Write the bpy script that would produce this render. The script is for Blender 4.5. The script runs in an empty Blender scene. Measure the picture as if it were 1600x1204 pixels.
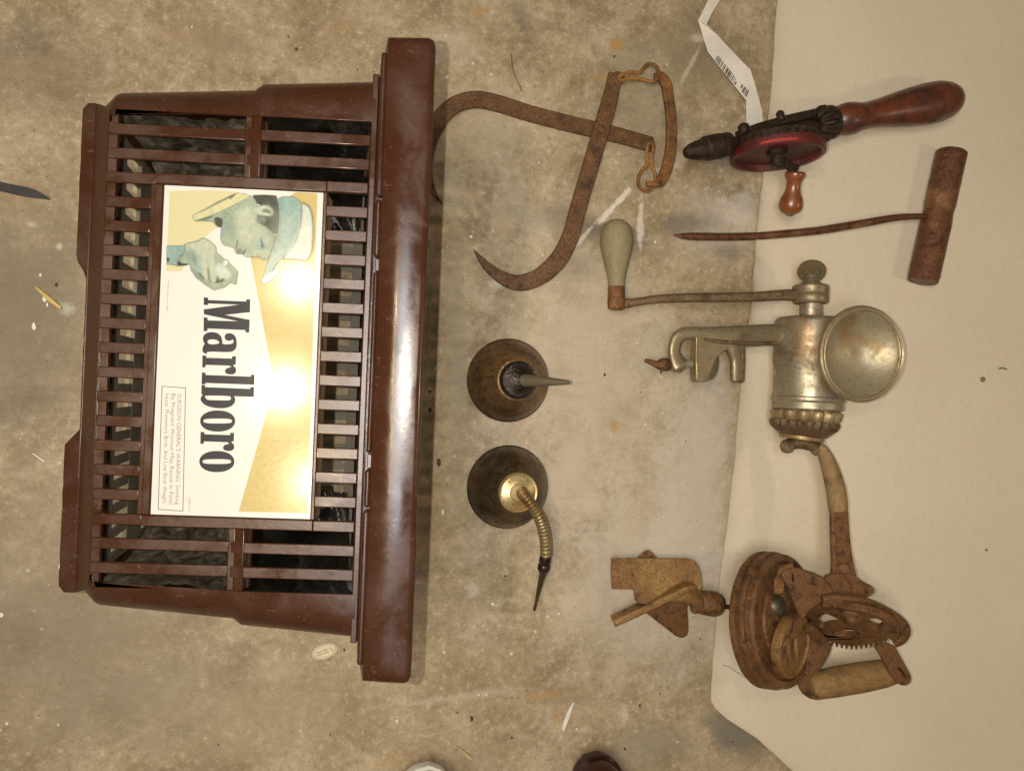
import bpy, math, random
from math import radians, sin, cos, pi, sqrt, atan2
from mathutils import Vector, Matrix, noise
from mathutils.geometry import tessellate_polygon

random.seed(7)
S = bpy.context.scene
COL = S.collection

# ------------------------------------------------------------------ camera
CAM_H = 0.885
TILT = radians(13.5)
FPX = 1231.0
cam_d = bpy.data.cameras.new('camera')
cam = bpy.data.objects.new('camera', cam_d)
COL.objects.link(cam)
cam.location = (0, 0, CAM_H)
cam.rotation_euler = (0, -TILT, 0)
cam_d.sensor_fit = 'HORIZONTAL'
cam_d.sensor_width = 36
cam_d.lens = 36 * FPX / 1600
cam_d.clip_start = 0.02
cam_d.clip_end = 50
S.camera = cam

# ------------------------------------------------------------------ world (a dim indoor ambient) and lamps
w = bpy.data.worlds.new('World'); S.world = w; w.use_nodes = True
bg = w.node_tree.nodes['Background']
bg.inputs[0].default_value = (1.0, 0.78, 0.52, 1)
bg.inputs[1].default_value = 0.055

def point(name, loc, energy, colr, radius):
    l = bpy.data.lights.new(name, 'POINT'); l.energy = energy; l.color = colr; l.shadow_soft_size = radius
    o = bpy.data.objects.new(name, l); o.location = loc; COL.objects.link(o); return o
# the phone's own flash, beside the lens
point('phone_flash', (-0.030, 0.004, 0.885), 9.6, (1.0, 0.91, 0.79), 0.003)
# ceiling lamps of the room
point('ceiling_bulb', (-0.93, 0.40, 2.35), 13, (1.0, 0.75, 0.47), 0.04)
point('ceiling_bulb', (-0.98, 0.02, 2.35), 16, (1.0, 0.75, 0.47), 0.04)
point('ceiling_bulb', (-0.86, -0.30, 2.35), 13, (1.0, 0.75, 0.47), 0.04)
point('side_lamp', (1.36, -0.06, 0.98), 4.0, (1.0, 0.78, 0.54), 0.05)
al = bpy.data.lights.new('ceiling_tube', 'AREA'); al.shape = 'RECTANGLE'; al.size = 0.42; al.size_y = 1.15
al.energy = 13; al.color = (0.88, 0.94, 1.0)
ao = bpy.data.objects.new('ceiling_tube', al); ao.location = (-0.50, -0.05, 2.4); COL.objects.link(ao)

S.view_settings.view_transform = 'Standard'
S.view_settings.look = 'None'
S.view_settings.exposure = 0.84
S.view_settings.gamma = 1.0

# ------------------------------------------------------------------ geometry helpers
RX = Vector((cos(TILT), 0, sin(TILT)))
UPV = Vector((0, 1, 0))
BK = Vector((-sin(TILT), 0, cos(TILT)))
CAMP = Vector((0, 0, CAM_H))

def P(px, py, z=0.0):
    """place of the real thing seen at photo pixel (px,py) if it is z metres above the floor"""
    d = RX * ((px - 800) / FPX) + UPV * (-(py - 602) / FPX) - BK
    t = (z - CAM_H) / d.z
    return CAMP + d * t

def sc(px, py, z=0.0):
    p = P(px, py, z) - CAMP
    return -(p.dot(BK)) / FPX

def smooth(pts, it=2, closed=True):
    for _ in range(it):
        out = []
        n = len(pts)
        rng = range(n) if closed else range(n - 1)
        if not closed: out.append(pts[0])
        for i in rng:
            a, b = pts[i], pts[(i + 1) % n]
            out.append(tuple(a[k] * .75 + b[k] * .25 for k in range(len(a))))
            out.append(tuple(a[k] * .25 + b[k] * .75 for k in range(len(a))))
        if not closed: out.append(pts[-1])
        pts = out
    return pts

def crom(pts, sub=6):
    """Catmull-Rom through tuples (any dimension), open"""
    out = []
    n = len(pts)
    for i in range(n - 1):
        p0 = pts[max(i - 1, 0)]; p1 = pts[i]; p2 = pts[i + 1]; p3 = pts[min(i + 2, n - 1)]
        for s in range(sub):
            t = s / sub
            out.append(tuple(0.5 * ((2 * p1[k]) + (-p0[k] + p2[k]) * t + (2 * p0[k] - 5 * p1[k] + 4 * p2[k] - p3[k]) * t * t
                       + (-p0[k] + 3 * p1[k] - 3 * p2[k] + p3[k]) * t ** 3) for k in range(len(p1))))
    out.append(tuple(pts[-1]))
    return out

class MB:
    def __init__(s): s.v = []; s.f = []
    def add(s, vs, fs):
        o = len(s.v); s.v += [Vector(a) for a in vs]; s.f += [tuple(i + o for i in f) for f in fs]; return s
    def hexa(s, c):      # 8 corners: bottom 0-3, top 4-7 (ccw)
        return s.add(c, [(3, 2, 1, 0), (4, 5, 6, 7), (0, 1, 5, 4), (1, 2, 6, 5), (2, 3, 7, 6), (3, 0, 4, 7)])
    def box(s, c, hx, hy, hz, M=None):
        M = M or Matrix.Identity(3)
        pts = [Vector(c) + M @ Vector((x * hx, y * hy, z * hz)) for z in (-1, 1) for x, y in ((-1, -1), (1, -1), (1, 1), (-1, 1))]
        return s.hexa(pts)
    def rings(s, rings, caps=True, closed_loop=False):
        n = len(rings[0]); vs = [p for r in rings for p in r]; fs = []
        m = len(rings)
        for i in range(m if closed_loop else m - 1):
            a = i * n; b = ((i + 1) % m) * n
            for k in range(n):
                k2 = (k + 1) % n
                fs.append((a + k, a + k2, b + k2, b + k))
        if caps and not closed_loop:
            fs.append(tuple(range(n - 1, -1, -1))); fs.append(tuple(range((m - 1) * n, m * n)))
        return s.add(vs, fs)
    def tube(s, pts, rad, n=10, up=None, flat=None, closed=False, rectw=None):
        """round tube of radius rad (number or list); rectw: list of (half_width, half_thickness) gives a flat bar"""
        pts = [Vector(p) for p in pts]; m = len(pts); rings = []
        prev = None
        for i, p in enumerate(pts):
            if closed: t = pts[(i + 1) % m] - pts[i - 1]
            else: t = pts[min(i + 1, m - 1)] - pts[max(i - 1, 0)]
            t.normalize()
            if up is not None:
                sd = t.cross(Vector(up)).normalized(); nn = sd.cross(t)
            else:
                if prev is None:
                    a = Vector((0, 0, 1)) if abs(t.z) < .9 else Vector((1, 0, 0))
                    sd = t.cross(a).normalized()
                else:
                    sd = (prev - t * prev.dot(t)).normalized()
                prev = sd; nn = sd.cross(t)
            if rectw is not None:
                hw, ht = rectw[i] if isinstance(rectw, list) else rectw
                c = min(hw, ht) * .42
                sh = [(hw, -ht + c), (hw, ht - c), (hw - c, ht), (-hw + c, ht), (-hw, ht - c), (-hw, -ht + c), (-hw + c, -ht), (hw - c, -ht)]
                rings.append([p + sd * a + nn * b for a, b in sh])
            else:
                r = rad[i] if isinstance(rad, (list, tuple)) else rad
                rings.append([p + sd * (r * cos(2 * pi * k / n)) + nn * (r * sin(2 * pi * k / n)) for k in range(n)])
        return s.rings(rings, True, closed)
    def lathe(s, A, B, prof, n=32, mod=None, caps=True):
        """prof: (fraction along A->B, radius)"""
        A = Vector(A); B = Vector(B); t = (B - A).normalized(); L = (B - A).length
        a = Vector((0, 0, 1)) if abs(t.z) < .9 else Vector((1, 0, 0))
        sd = t.cross(a).normalized(); nn = sd.cross(t); rings = []
        for j, (f, r) in enumerate(prof):
            rings.append([A + t * (L * f) + (sd * cos(2 * pi * k / n) + nn * sin(2 * pi * k / n)) * max(r, 1e-5) * (mod(j, k) if mod else 1) for k in range(n)])
        return s.rings(rings, caps)
    def prism(s, loops, top, bot):
        """loops of 2-D points (first outer, others holes); top(p), bot(p) give 3-D points"""
        flat = [p for l in loops for p in l]
        tris = tessellate_polygon([[Vector((p[0], p[1], 0)) for p in l] for l in loops])
        n = len(flat)
        vs = [top(p) for p in flat] + ([bot(p) for p in flat] if bot else [])
        fs = [tuple(t) for t in tris]
        if bot:
            fs += [tuple(i + n for i in reversed(t)) for t in tris]
            o = 0
            for l in loops:
                m = len(l)
                for i in range(m): fs.append((o + i, o + (i + 1) % m, o + (i + 1) % m + n, o + i + n))
                o += m
        return s.add(vs, fs)
    def plate(s, loops, z, t):
        """outline in photo pixels read at height z, thickness t downwards"""
        if not isinstance(loops[0][0], (list, tuple)): loops = [loops]
        return s.prism(loops, lambda p: P(p[0], p[1], z), lambda p: P(p[0], p[1], z) - Vector((0, 0, t)))

ROOTS = {}
def thing(name, label, cat, loc=(0, 0, 0), rz=0.0, group=None):
    o = bpy.data.objects.new(name, None); COL.objects.link(o); o.empty_display_size = .02
    o.location = loc; o.rotation_euler = (0, 0, rz); o['label'] = label; o['category'] = cat
    if group: o['group'] = group
    ROOTS[o.name] = (Matrix.Translation(Vector(loc)) @ Matrix.Rotation(rz, 4, 'Z')).inverted()
    return o

def part(name, mb, mat, parent=None, smooth_=True, bevel=0.0, angle=38, label=None, seg=2, weld=True):
    me = bpy.data.meshes.new(name)
    M = Matrix.Identity(4)
    q = parent
    while q is not None:
        if q.name in ROOTS: M = ROOTS[q.name]
        q = q.parent
    me.from_pydata([M @ v for v in mb.v], [], mb.f); me.update()
    import bmesh
    bm = bmesh.new(); bm.from_mesh(me)
    if weld: bmesh.ops.remove_doubles(bm, verts=bm.verts, dist=1e-6)
    bmesh.ops.recalc_face_normals(bm, faces=bm.faces)
    bm.to_mesh(me); bm.free()
    if smooth_:
        for p in me.polygons: p.use_smooth = True
        me.set_sharp_from_angle(angle=radians(angle))
    o = bpy.data.objects.new(name, me); COL.objects.link(o)
    if parent is not None: o.parent = parent
    me.materials.append(mat)
    if bevel:
        b = o.modifiers.new('bevel', 'BEVEL'); b.width = bevel; b.segments = seg; b.limit_method = 'ANGLE'; b.angle_limit = radians(40)
        b.harden_normals = False
    if label: o['label'] = label
    return o

def boxparts(name, mb, mat, parent, **k):
    for i in range(0, len(mb.v), 8):
        one = MB(); one.hexa(mb.v[i:i + 8]); part(name, one, mat, parent, **k)

def single(name, label, cat, mb, mat, group=None, **k):
    c = sum(mb.v, Vector()) / len(mb.v); c.z = 0
    for i in range(len(mb.v)): mb.v[i] = mb.v[i] - c
    o = part(name, mb, mat, None, **k); o.location = c
    o['label'] = label; o['category'] = cat
    if group: o['group'] = group
    return o

def frame(px, py, z, ang, ratio):
    """disc frame: centre, e1 along image direction ang (deg, counter-clockwise), e2 foreshortened to ratio, normal towards e1 x e2"""
    c = P(px, py, z); v = (CAMP - c).normalized()
    r = UPV.cross(v).normalized(); u = v.cross(r)
    a = radians(ang)
    e1 = r * cos(a) + u * sin(a); pe = -r * sin(a) + u * cos(a)
    e2 = pe * ratio + v * sqrt(1 - ratio * ratio)
    n = e1.cross(e2)
    return c, e1, e2, n

# ------------------------------------------------------------------ materials
def nt(name):
    m = bpy.data.materials.new(name); m.use_nodes = True; t = m.node_tree
    return m, t, t.nodes['Principled BSDF']
def N(t, typ, **k):
    n = t.nodes.new(typ)
    for a, b in k.items():
        if a == 'ins':
            for i, v in b.items(): n.inputs[i].default_value = v
        else: setattr(n, a, b)
    return n
def L(t, a, b): t.links.new(a, b)
def coords(t, kind='Object'):
    return N(t, 'ShaderNodeTexCoord').outputs[kind]
def noise_(t, co, scale, detail=6, rough=.6, dist=0.0):
    n = N(t, 'ShaderNodeTexNoise', ins={'Scale': scale, 'Detail': detail, 'Roughness': rough, 'Distortion': dist}); L(t, co, n.inputs['Vector']); return n.outputs['Fac']
def ramp(t, fac, stops, interp='LINEAR'):
    n = N(t, 'ShaderNodeValToRGB'); n.color_ramp.interpolation = interp
    e = n.color_ramp.elements
    while len(e) < len(stops): e.new(.5)
    for i, (p, c) in enumerate(stops):
        e[i].position = p; e[i].color = (c, c, c, 1) if isinstance(c, (int, float)) else (*c, 1)
    L(t, fac, n.inputs['Fac']); return n.outputs['Color']
def mix(t, fac, a, b, mode='MIX'):
    n = N(t, 'ShaderNodeMix', data_type='RGBA', blend_type=mode)
    for s, v in ((n.inputs[0], fac), (n.inputs[6], a), (n.inputs[7], b)):
        if isinstance(v, (int, float)): s.default_value = v if s is n.inputs[0] else (v, v, v, 1)
        elif isinstance(v, tuple): s.default_value = (*v, 1)
        else: L(t, v, s)
    return n.outputs[2]
def math_(t, op, a, b=None, c=None, clamp=False):
    n = N(t, 'ShaderNodeMath', operation=op, use_clamp=clamp)
    for i, v in enumerate((a, b, c)):
        if v is None: continue
        if isinstance(v, (int, float)): n.inputs[i].default_value = v
        else: L(t, v, n.inputs[i])
    return n.outputs[0]
def bump(t, p, h, strength, dist=.001, prev=None):
    b = N(t, 'ShaderNodeBump', ins={'Strength': strength, 'Distance': dist}); L(t, h, b.inputs['Height'])
    if prev: L(t, prev, b.inputs['Normal'])
    L(t, b.outputs[0], p.inputs['Normal']); return b.outputs[0]
def rnd_off(t, co, seed):
    m = N(t, 'ShaderNodeMapping'); m.inputs['Location'].default_value = (seed * 3.1, seed * 1.7, seed * .9); L(t, co, m.inputs[0]); return m.outputs[0]

def mat_rust(name, dark, mid, bright, scale=90, seed=0, metal=.15, rough=.68, thr=.55, bumpd=.0006):
    m, t, p = nt(name); co = rnd_off(t, coords(t), seed)
    a = noise_(t, co, scale, 8, .62, .3); b = noise_(t, co, scale * .22, 5, .6); c = noise_(t, co, scale * 6, 4, .7)
    col = ramp(t, a, [(.34, dark), (.50, mid), (.62, mid), (.80, bright)])
    col = mix(t, ramp(t, b, [(thr, 0.0), (thr + .14, 1.0)]), col, bright)
    col = mix(t, ramp(t, c, [(.38, .6), (.50, 0.0)]), col, dark)
    col = mix(t, math_(t, 'MULTIPLY', ramp(t, c, [(.56, 0.0), (.70, .6)]), ramp(t, noise_(t, co, scale * .5, 3, .5), [(.50, 0.0), (.62, 1.0)])), col, bright)
    L(t, col, p.inputs['Base Color']); p.inputs['Metallic'].default_value = metal
    L(t, ramp(t, math_(t, 'ADD', math_(t, 'MULTIPLY', a, .5), math_(t, 'MULTIPLY', c, .5)), [(.36, rough + .12), (.62, rough - .22)]), p.inputs['Roughness'])
    h = math_(t, 'ADD', a, math_(t, 'MULTIPLY', c, .8))
    bump(t, p, h, 1.0, bumpd * 2.2)
    return m

def mat_tin(name, base=(.50, .46, .36), grime=(.16, .10, .045), rust=(.22, .10, .03), seed=0, metal=.75, rough=.42, amount=.5):
    m, t, p = nt(name); co = rnd_off(t, coords(t), seed)
    a = noise_(t, co, 45, 8, .65, .4); b = noise_(t, co, 260, 6, .7); c = noise_(t, co, 18, 4, .6)
    g = ramp(t, a, [(amount - .16, 1.0), (amount + .14, 0.0)])
    col = mix(t, g, base, grime)
    col = mix(t, ramp(t, c, [(.54, 0.0), (.66, .7)]), col, rust)
    col = mix(t, ramp(t, b, [(.36, .8), (.46, 0.0)]), col, grime)
    L(t, col, p.inputs['Base Color'])
    L(t, ramp(t, g, [(0, metal), (1, metal * .45)]), p.inputs['Metallic'])
    L(t, ramp(t, a, [(.3, rough + .22), (.65, rough)]), p.inputs['Roughness'])
    bump(t, p, b, .35, .0004); return m

def mat_wood(name, a_, b_, dark, rough=.5, coat=0.0, seed=0, scale=(60, 60, 14), thr=.5):
    m, t, p = nt(name); co0 = rnd_off(t, coords(t), seed)
    mp = N(t, 'ShaderNodeMapping'); mp.inputs['Scale'].default_value = scale; L(t, co0, mp.inputs[0])
    g = noise_(t, mp.outputs[0], 3, 8, .6, .6); d = noise_(t, co0, 40, 6, .65); f = noise_(t, co0, 400, 4, .6)
    col = mix(t, ramp(t, g, [(.3, 0.0), (.7, 1.0)]), a_, b_)
    col = mix(t, ramp(t, d, [(thr, 0.0), (thr + .2, .85)]), col, dark)
    col = mix(t, ramp(t, f, [(.3, .4), (.5, 0.0)]), col, dark)
    L(t, col, p.inputs['Base Color']); L(t, ramp(t, d, [(.3, rough), (.7, min(rough + .2, 1))]), p.inputs['Roughness'])
    p.inputs['Coat Weight'].default_value = coat; p.inputs['Coat Roughness'].default_value = .25
    bump(t, p, math_(t, 'ADD', g, f), .3, .0005); return m

def mat_plastic(name, base, dusty, rough=.3, seed=0, scr=.5, dustw=.25):
    m, t, p = nt(name); co = rnd_off(t, coords(t), seed)
    a = noise_(t, co, 22, 7, .62, .5); b = noise_(t, co, 120, 6, .7)
    mp = N(t, 'ShaderNodeMapping'); mp.inputs['Scale'].default_value = (90, 160, 80); mp.inputs['Rotation'].default_value = (0, 0, .7); L(t, co, mp.inputs[0])
    s = noise_(t, mp.outputs[0], 1.6, 5, .7, .8)
    col = mix(t, ramp(t, a, [(.42, 0.0), (.72, dustw)]), base, dusty)
    col = mix(t, ramp(t, s, [(.61, 0.0), (.67, scr)]), col, tuple(min(1, x * 1.6) for x in dusty))
    vs = N(t, 'ShaderNodeTexVoronoi', ins={'Scale': 130.0}); L(t, co, vs.inputs['Vector'])
    col = mix(t, ramp(t, vs.outputs['Distance'], [(.0, .5), (.09, 0.0)]), col, (.30, .20, .13))
    L(t, col, p.inputs['Base Color'])
    L(t, ramp(t, a, [(.38, rough), (.62, rough + .24)]), p.inputs['Roughness'])
    bump(t, p, math_(t, 'ADD', math_(t, 'MULTIPLY', b, .8), math_(t, 'MULTIPLY', s, .35)), .22, .0005); return m

def mat_flat(name, col, rough=.5, metal=0.0, noise_amt=.12, scale=60, bumps=.0, spec=None):
    m, t, p = nt(name); co = coords(t)
    a = noise_(t, co, scale, 7, .65)
    c2 = tuple(x * (1 - noise_amt) * .85 for x in col)
    L(t, mix(t, ramp(t, a, [(.3, 1.0), (.65, 0.0)]), col, c2), p.inputs['Base Color'])
    p.inputs['Roughness'].default_value = rough; p.inputs['Metallic'].default_value = metal
    if spec is not None: p.inputs['Specular IOR Level'].default_value = spec
    if bumps: bump(t, p, noise_(t, co, scale * 5, 5, .7), .5, bumps)
    return m

def mat_print(name, col, rough=.09, worn=(.78, .74, .66)):
    """ink on the glossy card of the basket label, with scuffs and yellowing"""
    m, t, p = nt(name); co = coords(t)
    a = noise_(t, co, 25, 8, .7, .6); b = noise_(t, co, 330, 6, .75)
    c = mix(t, ramp(t, a, [(.45, 0.0), (.8, .18)]), col, tuple(x * .80 + y * .05 for x, y in zip(col, worn)))
    mp = N(t, 'ShaderNodeMapping'); mp.inputs['Scale'].default_value = (260, 40, 60); mp.inputs['Rotation'].default_value = (0, 0, .9); L(t, co, mp.inputs[0])
    s = noise_(t, mp.outputs[0], 1.2, 6, .7, 1.2)
    c = mix(t, ramp(t, s, [(.70, 0.0), (.75, .6)]), c, worn)
    L(t, c, p.inputs['Base Color'])
    L(t, ramp(t, b, [(.3, rough), (.7, rough + .10)]), p.inputs['Roughness'])
    bump(t, p, noise_(t, co, 9, 2, .5), .3, .0010); return m

# ------------------------------------------------------------------ the concrete floor
def concrete():
    m, t, p = nt('concrete'); co = coords(t)
    big = noise_(t, co, 3.2, 5, .6, .5); mid = noise_(t, co, 14, 12, .72, .25); fine = noise_(t, co, 110, 12, .80, .1); grit = noise_(t, co, 420, 4, .7)
    c = ramp(t, mid, [(.29, (.145, .096, .046)), (.42, (.262, .192, .106)), (.54, (.375, .292, .182)), (.70, (.51, .42, .29))])
    c = mix(t, ramp(t, big, [(.42, 0.0), (.62, .55)]), c, (.33, .255, .145))
    c = mix(t, ramp(t, fine, [(.36, .75), (.47, 0.0)]), c, (.17, .125, .075))
    c = mix(t, ramp(t, fine, [(.53, 0.0), (.64, .6)]), c, (.62, .54, .41))
    c = mix(t, ramp(t, grit, [(.34, .35), (.46, 0.0)]), c, (.15, .12, .08))
    wob = noise_(t, co, 30, 6, .7); wob2 = noise_(t, co, 130, 5, .7)
    wsum = math_(t, 'ADD', math_(t, 'MULTIPLY', math_(t, 'SUBTRACT', wob, .5), 1.7), math_(t, 'MULTIPLY', math_(t, 'SUBTRACT', wob2, .5), .9))
    sep = N(t, 'ShaderNodeSeparateXYZ'); L(t, co, sep.inputs[0]); X, Y = sep.outputs[0], sep.outputs[1]
    def blob(px, py, rx, ry, ang, colr, amt, soft=.7, nz=1.0):
        nonlocal c
        q = P(px, py); s_ = sc(px, py); a = radians(ang)
        dx = math_(t, 'SUBTRACT', X, q.x); dy = math_(t, 'SUBTRACT', Y, q.y)
        u = math_(t, 'ADD', math_(t, 'MULTIPLY', dx, cos(a) / (rx * s_)), math_(t, 'MULTIPLY', dy, sin(a) / (rx * s_)))
        v = math_(t, 'ADD', math_(t, 'MULTIPLY', dx, -sin(a) / (ry * s_)), math_(t, 'MULTIPLY', dy, cos(a) / (ry * s_)))
        d = math_(t, 'SQRT', math_(t, 'ADD', math_(t, 'MULTIPLY', u, u), math_(t, 'MULTIPLY', v, v)))
        d = math_(t, 'ADD', d, math_(t, 'MULTIPLY', wsum, nz))
        c = mix(t, ramp(t, d, [(max(1 - soft, 0), amt), (1.0, 0.0)], 'EASE'), c, colr)
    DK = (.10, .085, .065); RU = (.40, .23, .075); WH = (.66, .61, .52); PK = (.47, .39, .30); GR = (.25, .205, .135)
    # broad tones
    blob(1080, 800, 110, 330, 0, (.50, .45, .37), .75, .8, .6)
    blob(1120, 350, 90, 90, 0, (.40, .36, .30), .6, .8, .8)
    blob(880, 760, 120, 110, 0, PK, .65, .9, .8)
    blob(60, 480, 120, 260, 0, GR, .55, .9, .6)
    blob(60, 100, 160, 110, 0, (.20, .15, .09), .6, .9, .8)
    blob(240, 1080, 200, 110, 10, (.25, .21, .145), .5, .9, .8)
    blob(712, 540, 30, 300, 0, (.27, .25, .175), .65, .9, .6)  # soft shadow beside the basket rim, painted into the floor colour
    blob(1090, 90, 130, 100, 0, (.22, .175, .105), .7, .8, .8)
    blob(980, 95, 60, 60, 0, (.23, .19, .12), .5, .8, .8)
    blob(1010, 170, 90, 120, 0, (.26, .22, .15), .55, .9, .8)
    blob(1150, 1150, 80, 40, -35, (.16, .145, .11), .8, .7, .9)
    blob(1010, 1170, 110, 50, 0, (.25, .225, .16), .6, .8, .9)
    blob(730, 1195, 90, 40, 0, (.22, .165, .09), .45, .9, .6)  # shade from the standing person's leg, painted as a brown tone
    blob(90, 980, 300, 330, 0, (.235, .185, .125), .75, .9, .7)  # stained floor at lower left, also darkened in colour for weaker light
    blob(400, 1120, 260, 120, 0, (.32, .25, .155), .5, .9, .8)
    blob(30, 500, 150, 280, 0, (.18, .14, .09), .7, .9, .7)  # left edge: stain plus light falloff put into the colour
    blob(930, 620, 200, 330, 0, (.52, .44, .335), .6, .9, .6)
    blob(1000, 880, 170, 180, 0, (.54, .48, .40), .6, .9, .6)
    blob(900, 500, 160, 200, 0, (.50, .42, .30), .5, .9, .7)
    blob(960, 960, 160, 160, 0, (.48, .41, .31), .5, .9, .7)
    blob(760, 220, 110, 110, 0, (.47, .40, .28), .5, .9, .7)
    blob(1110, 640, 60, 180, 0, (.47, .42, .36), .5, .9, .8)
    blob(330, 60, 160, 50, 0, (.34, .25, .13), .45, .9, .7)
    # dark stains
    for a in ((950, 365, 120, 30, -12, DK, .70), (1075, 350, 70, 24, 5, DK, .55), (860, 335, 60, 26, 0, DK, .5), (800, 350, 40, 40, 0, DK, .35), (1140, 395, 50, 22, 0, DK, .5),
              (815, 30, 26, 44, 20, DK, .5), (350, 60, 60, 40, 0, DK, .25), (50, 60, 60, 40, 0, DK, .4), (240, 900, 80, 30, -30, DK, .12), (280, 1140, 30, 16, 0, DK, .35),
              (25, 640, 60, 60, 0, DK, .3), (1150, 250, 40, 30, 0, (.26, .24, .22), .5), (890, 420, 60, 30, 0, DK, .3), (1060, 190, 40, 30, 0, DK, .3), (20, 1000, 60, 60, 0, DK, .25)):
        blob(*a[:6], a[6], .8, 1.1)
    # rust stains
    for a in ((962, 70, 17, 12, 0, RU, 1.0), (952, 122, 60, 11, 8, RU, .55), (750, 18, 26, 8, 15, RU, .7), (783, 350, 30, 34, 0, (.44, .31, .17), .6), (960, 665, 13, 14, 0, RU, .8),
              (850, 1085, 46, 9, 5, RU, .5), (872, 1120, 7, 22, -15, RU, .6), (530, 40, 40, 26, 0, (.33, .24, .12), .5), (610, 1190, 40, 22, 0, (.40, .28, .13), .5),
              (1000, 800, 70, 30, 60, (.45, .34, .20), .4), (30, 310, 50, 60, 0, (.30, .20, .11), .4), (640, 130, 30, 60, 0, (.38, .28, .15), .4)):
        blob(*a[:6], a[6], .8, 1.0)
    # pale scrapes and paint spatters
    for a in ((1160, 330, 50, 60, 0, WH, .38), (1090, 60, 20, 10, 0, WH, .5), (1050, 260, 40, 18, 30, WH, .3), (778, 440, 14, 22, 0, WH, .5), (1030, 540, 60, 90, 0, (.52, .45, .34), .4),
              (700, 80, 60, 60, 0, (.46, .40, .29), .4), (830, 330, 110, 60, -30, (.45, .39, .28), .45), (700, 300, 40, 80, 0, (.40, .38, .29), .4), (975, 1120, 34, 10, 88, WH, .35),
              (50, 350, 12, 10, 0, WH, .45), (105, 482, 18, 14, 0, (.50, .52, .44), .6), (92, 385, 8, 8, 0, WH, .6), (740, 920, 14, 18, 0, WH, .4), (700, 1090, 160, 10, 2, WH, .22), (430, 1050, 60, 20, 0, (.42, .35, .24), .4)):
        blob(*a[:6], a[6], .9, 1.25)
    # two painted strokes
    for a in ((960, 322, 56, 6, 48, (.66, .61, .50), .9), (915, 366, 40, 5, 50, (.60, .55, .44), .7), (1001, 345, 50, 7, 88, (.56, .51, .42), .9), (1080, 100, 46, 5, 62, (.47, .40, .28), .7), (1140, 45, 40, 5, 70, (.42, .35, .24), .5)):
        blob(*a[:6], a[6], .6, 1.5)
    pv = N(t, 'ShaderNodeTexVoronoi', ins={'Scale': 150.0, 'Randomness': 1.0}); L(t, co, pv.inputs['Vector'])
    pg = ramp(t, noise_(t, co, 22, 4, .6), [(.48, 0.0), (.60, 1.0)])
    c = mix(t, math_(t, 'MULTIPLY', ramp(t, pv.outputs['Distance'], [(.08, .6), (.18, 0.0)]), pg), c, (.10, .075, .045))
    # thousands of tiny pale flecks
    v = N(t, 'ShaderNodeTexVoronoi', ins={'Scale': 48.0, 'Randomness': 1.0}); L(t, co, v.inputs['Vector'])
    d = math_(t, 'ADD', v.outputs['Distance'], math_(t, 'MULTIPLY', math_(t, 'SUBTRACT', wob2, .5), .25))
    gate = ramp(t, noise_(t, co, 9, 3, .5), [(.5, 0.0), (.62, 1.0)])
    fl = math_(t, 'MULTIPLY', ramp(t, d, [(.03, .9), (.10, 0.0)]), gate)
    c = mix(t, fl, c, (.66, .60, .48))
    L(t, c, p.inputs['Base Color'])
    L(t, ramp(t, mid, [(.3, .62), (.7, .48)]), p.inputs['Roughness'])
    p.inputs['Specular IOR Level'].default_value = .35
    bump(t, p, math_(t, 'ADD', math_(t, 'MULTIPLY', fine, .8), math_(t, 'MULTIPLY', grit, .5)), .75, .0013)
    return m

mb = MB(); mb.add([(-4, -4, 0), (4, -4, 0), (4, 4, 0), (-4, 4, 0)], [(0, 1, 2, 3)])
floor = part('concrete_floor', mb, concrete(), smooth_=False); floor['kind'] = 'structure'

# beige sheet of card the tools lie on
def card_mat():
    m, t, p = nt('beige_card'); co = coords(t)
    a = noise_(t, co, 4, 4, .5); b = noise_(t, co, 160, 5, .6); s = noise_(t, co, 38, 6, .75, .4)
    c = mix(t, ramp(t, a, [(.35, 0.0), (.7, 1.0)]), (.61, .53, .40), (.66, .585, .45))
    c = mix(t, ramp(t, s, [(.70, 0.0), (.80, .55)]), c, (.36, .29, .19))
    c = mix(t, ramp(t, b, [(.3, .25), (.5, 0.0)]), c, (.47, .39, .27))
    L(t, c, p.inputs['Base Color']); p.inputs['Roughness'].default_value = .62; p.inputs['Specular IOR Level'].default_value = .3
    bump(t, p, math_(t, 'ADD', b, math_(t, 'MULTIPLY', a, 3.0)), .25, .0012); return m
edge = [(-60, 1216), (-20, 1213), (70, 1206), (130, 1203), (200, 1196), (260, 1190), (330, 1182), (400, 1174), (440, 1168), (470, 1169), (520, 1160), (560, 1155), (640, 1150), (700, 1146), (760, 1140), (860, 1128),
        (940, 1118), (1000, 1114), (1060, 1109), (1092, 1108), (1104, 1114), (1120, 1133), (1150, 1180), (1180, 1212), (1204, 1238), (1240, 1285), (1280, 1330)]
def edge_x(y):
    for (y0, x0), (y1, x1) in zip(edge, edge[1:]):
        if y0 <= y <= y1: return x0 + (x1 - x0) * (y - y0) / (y1 - y0)
    return edge[-1][1]
offs = [0, 2, 5, 9, 14, 20, 28, 40, 60, 90, 140, 200, 300, 420, 600]
rows = [-60 + 10 * i for i in range(135)]
mb = MB(); n = len(offs); vs = []; fs = []
for lay in (0, 1):
    for y in rows:
        ex = edge_x(y) + 1.6 * noise.noise(Vector((0, y * .03, 1))) + .8 * noise.noise(Vector((0, y * .13, 4)))
        lift = .0060 * math.exp(-((y - 470) / 130) ** 2) + .0022 * (1 + noise.noise(Vector((3, y * .012, 0)))) + .0014
        for o_ in offs:
            q = P(ex + o_, y, 0)
            q.z = .0022 + lift * math.exp(-o_ / 13.0) - (.0016 if lay else 0)
            vs.append(q)
m_ = len(rows) * n
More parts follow.
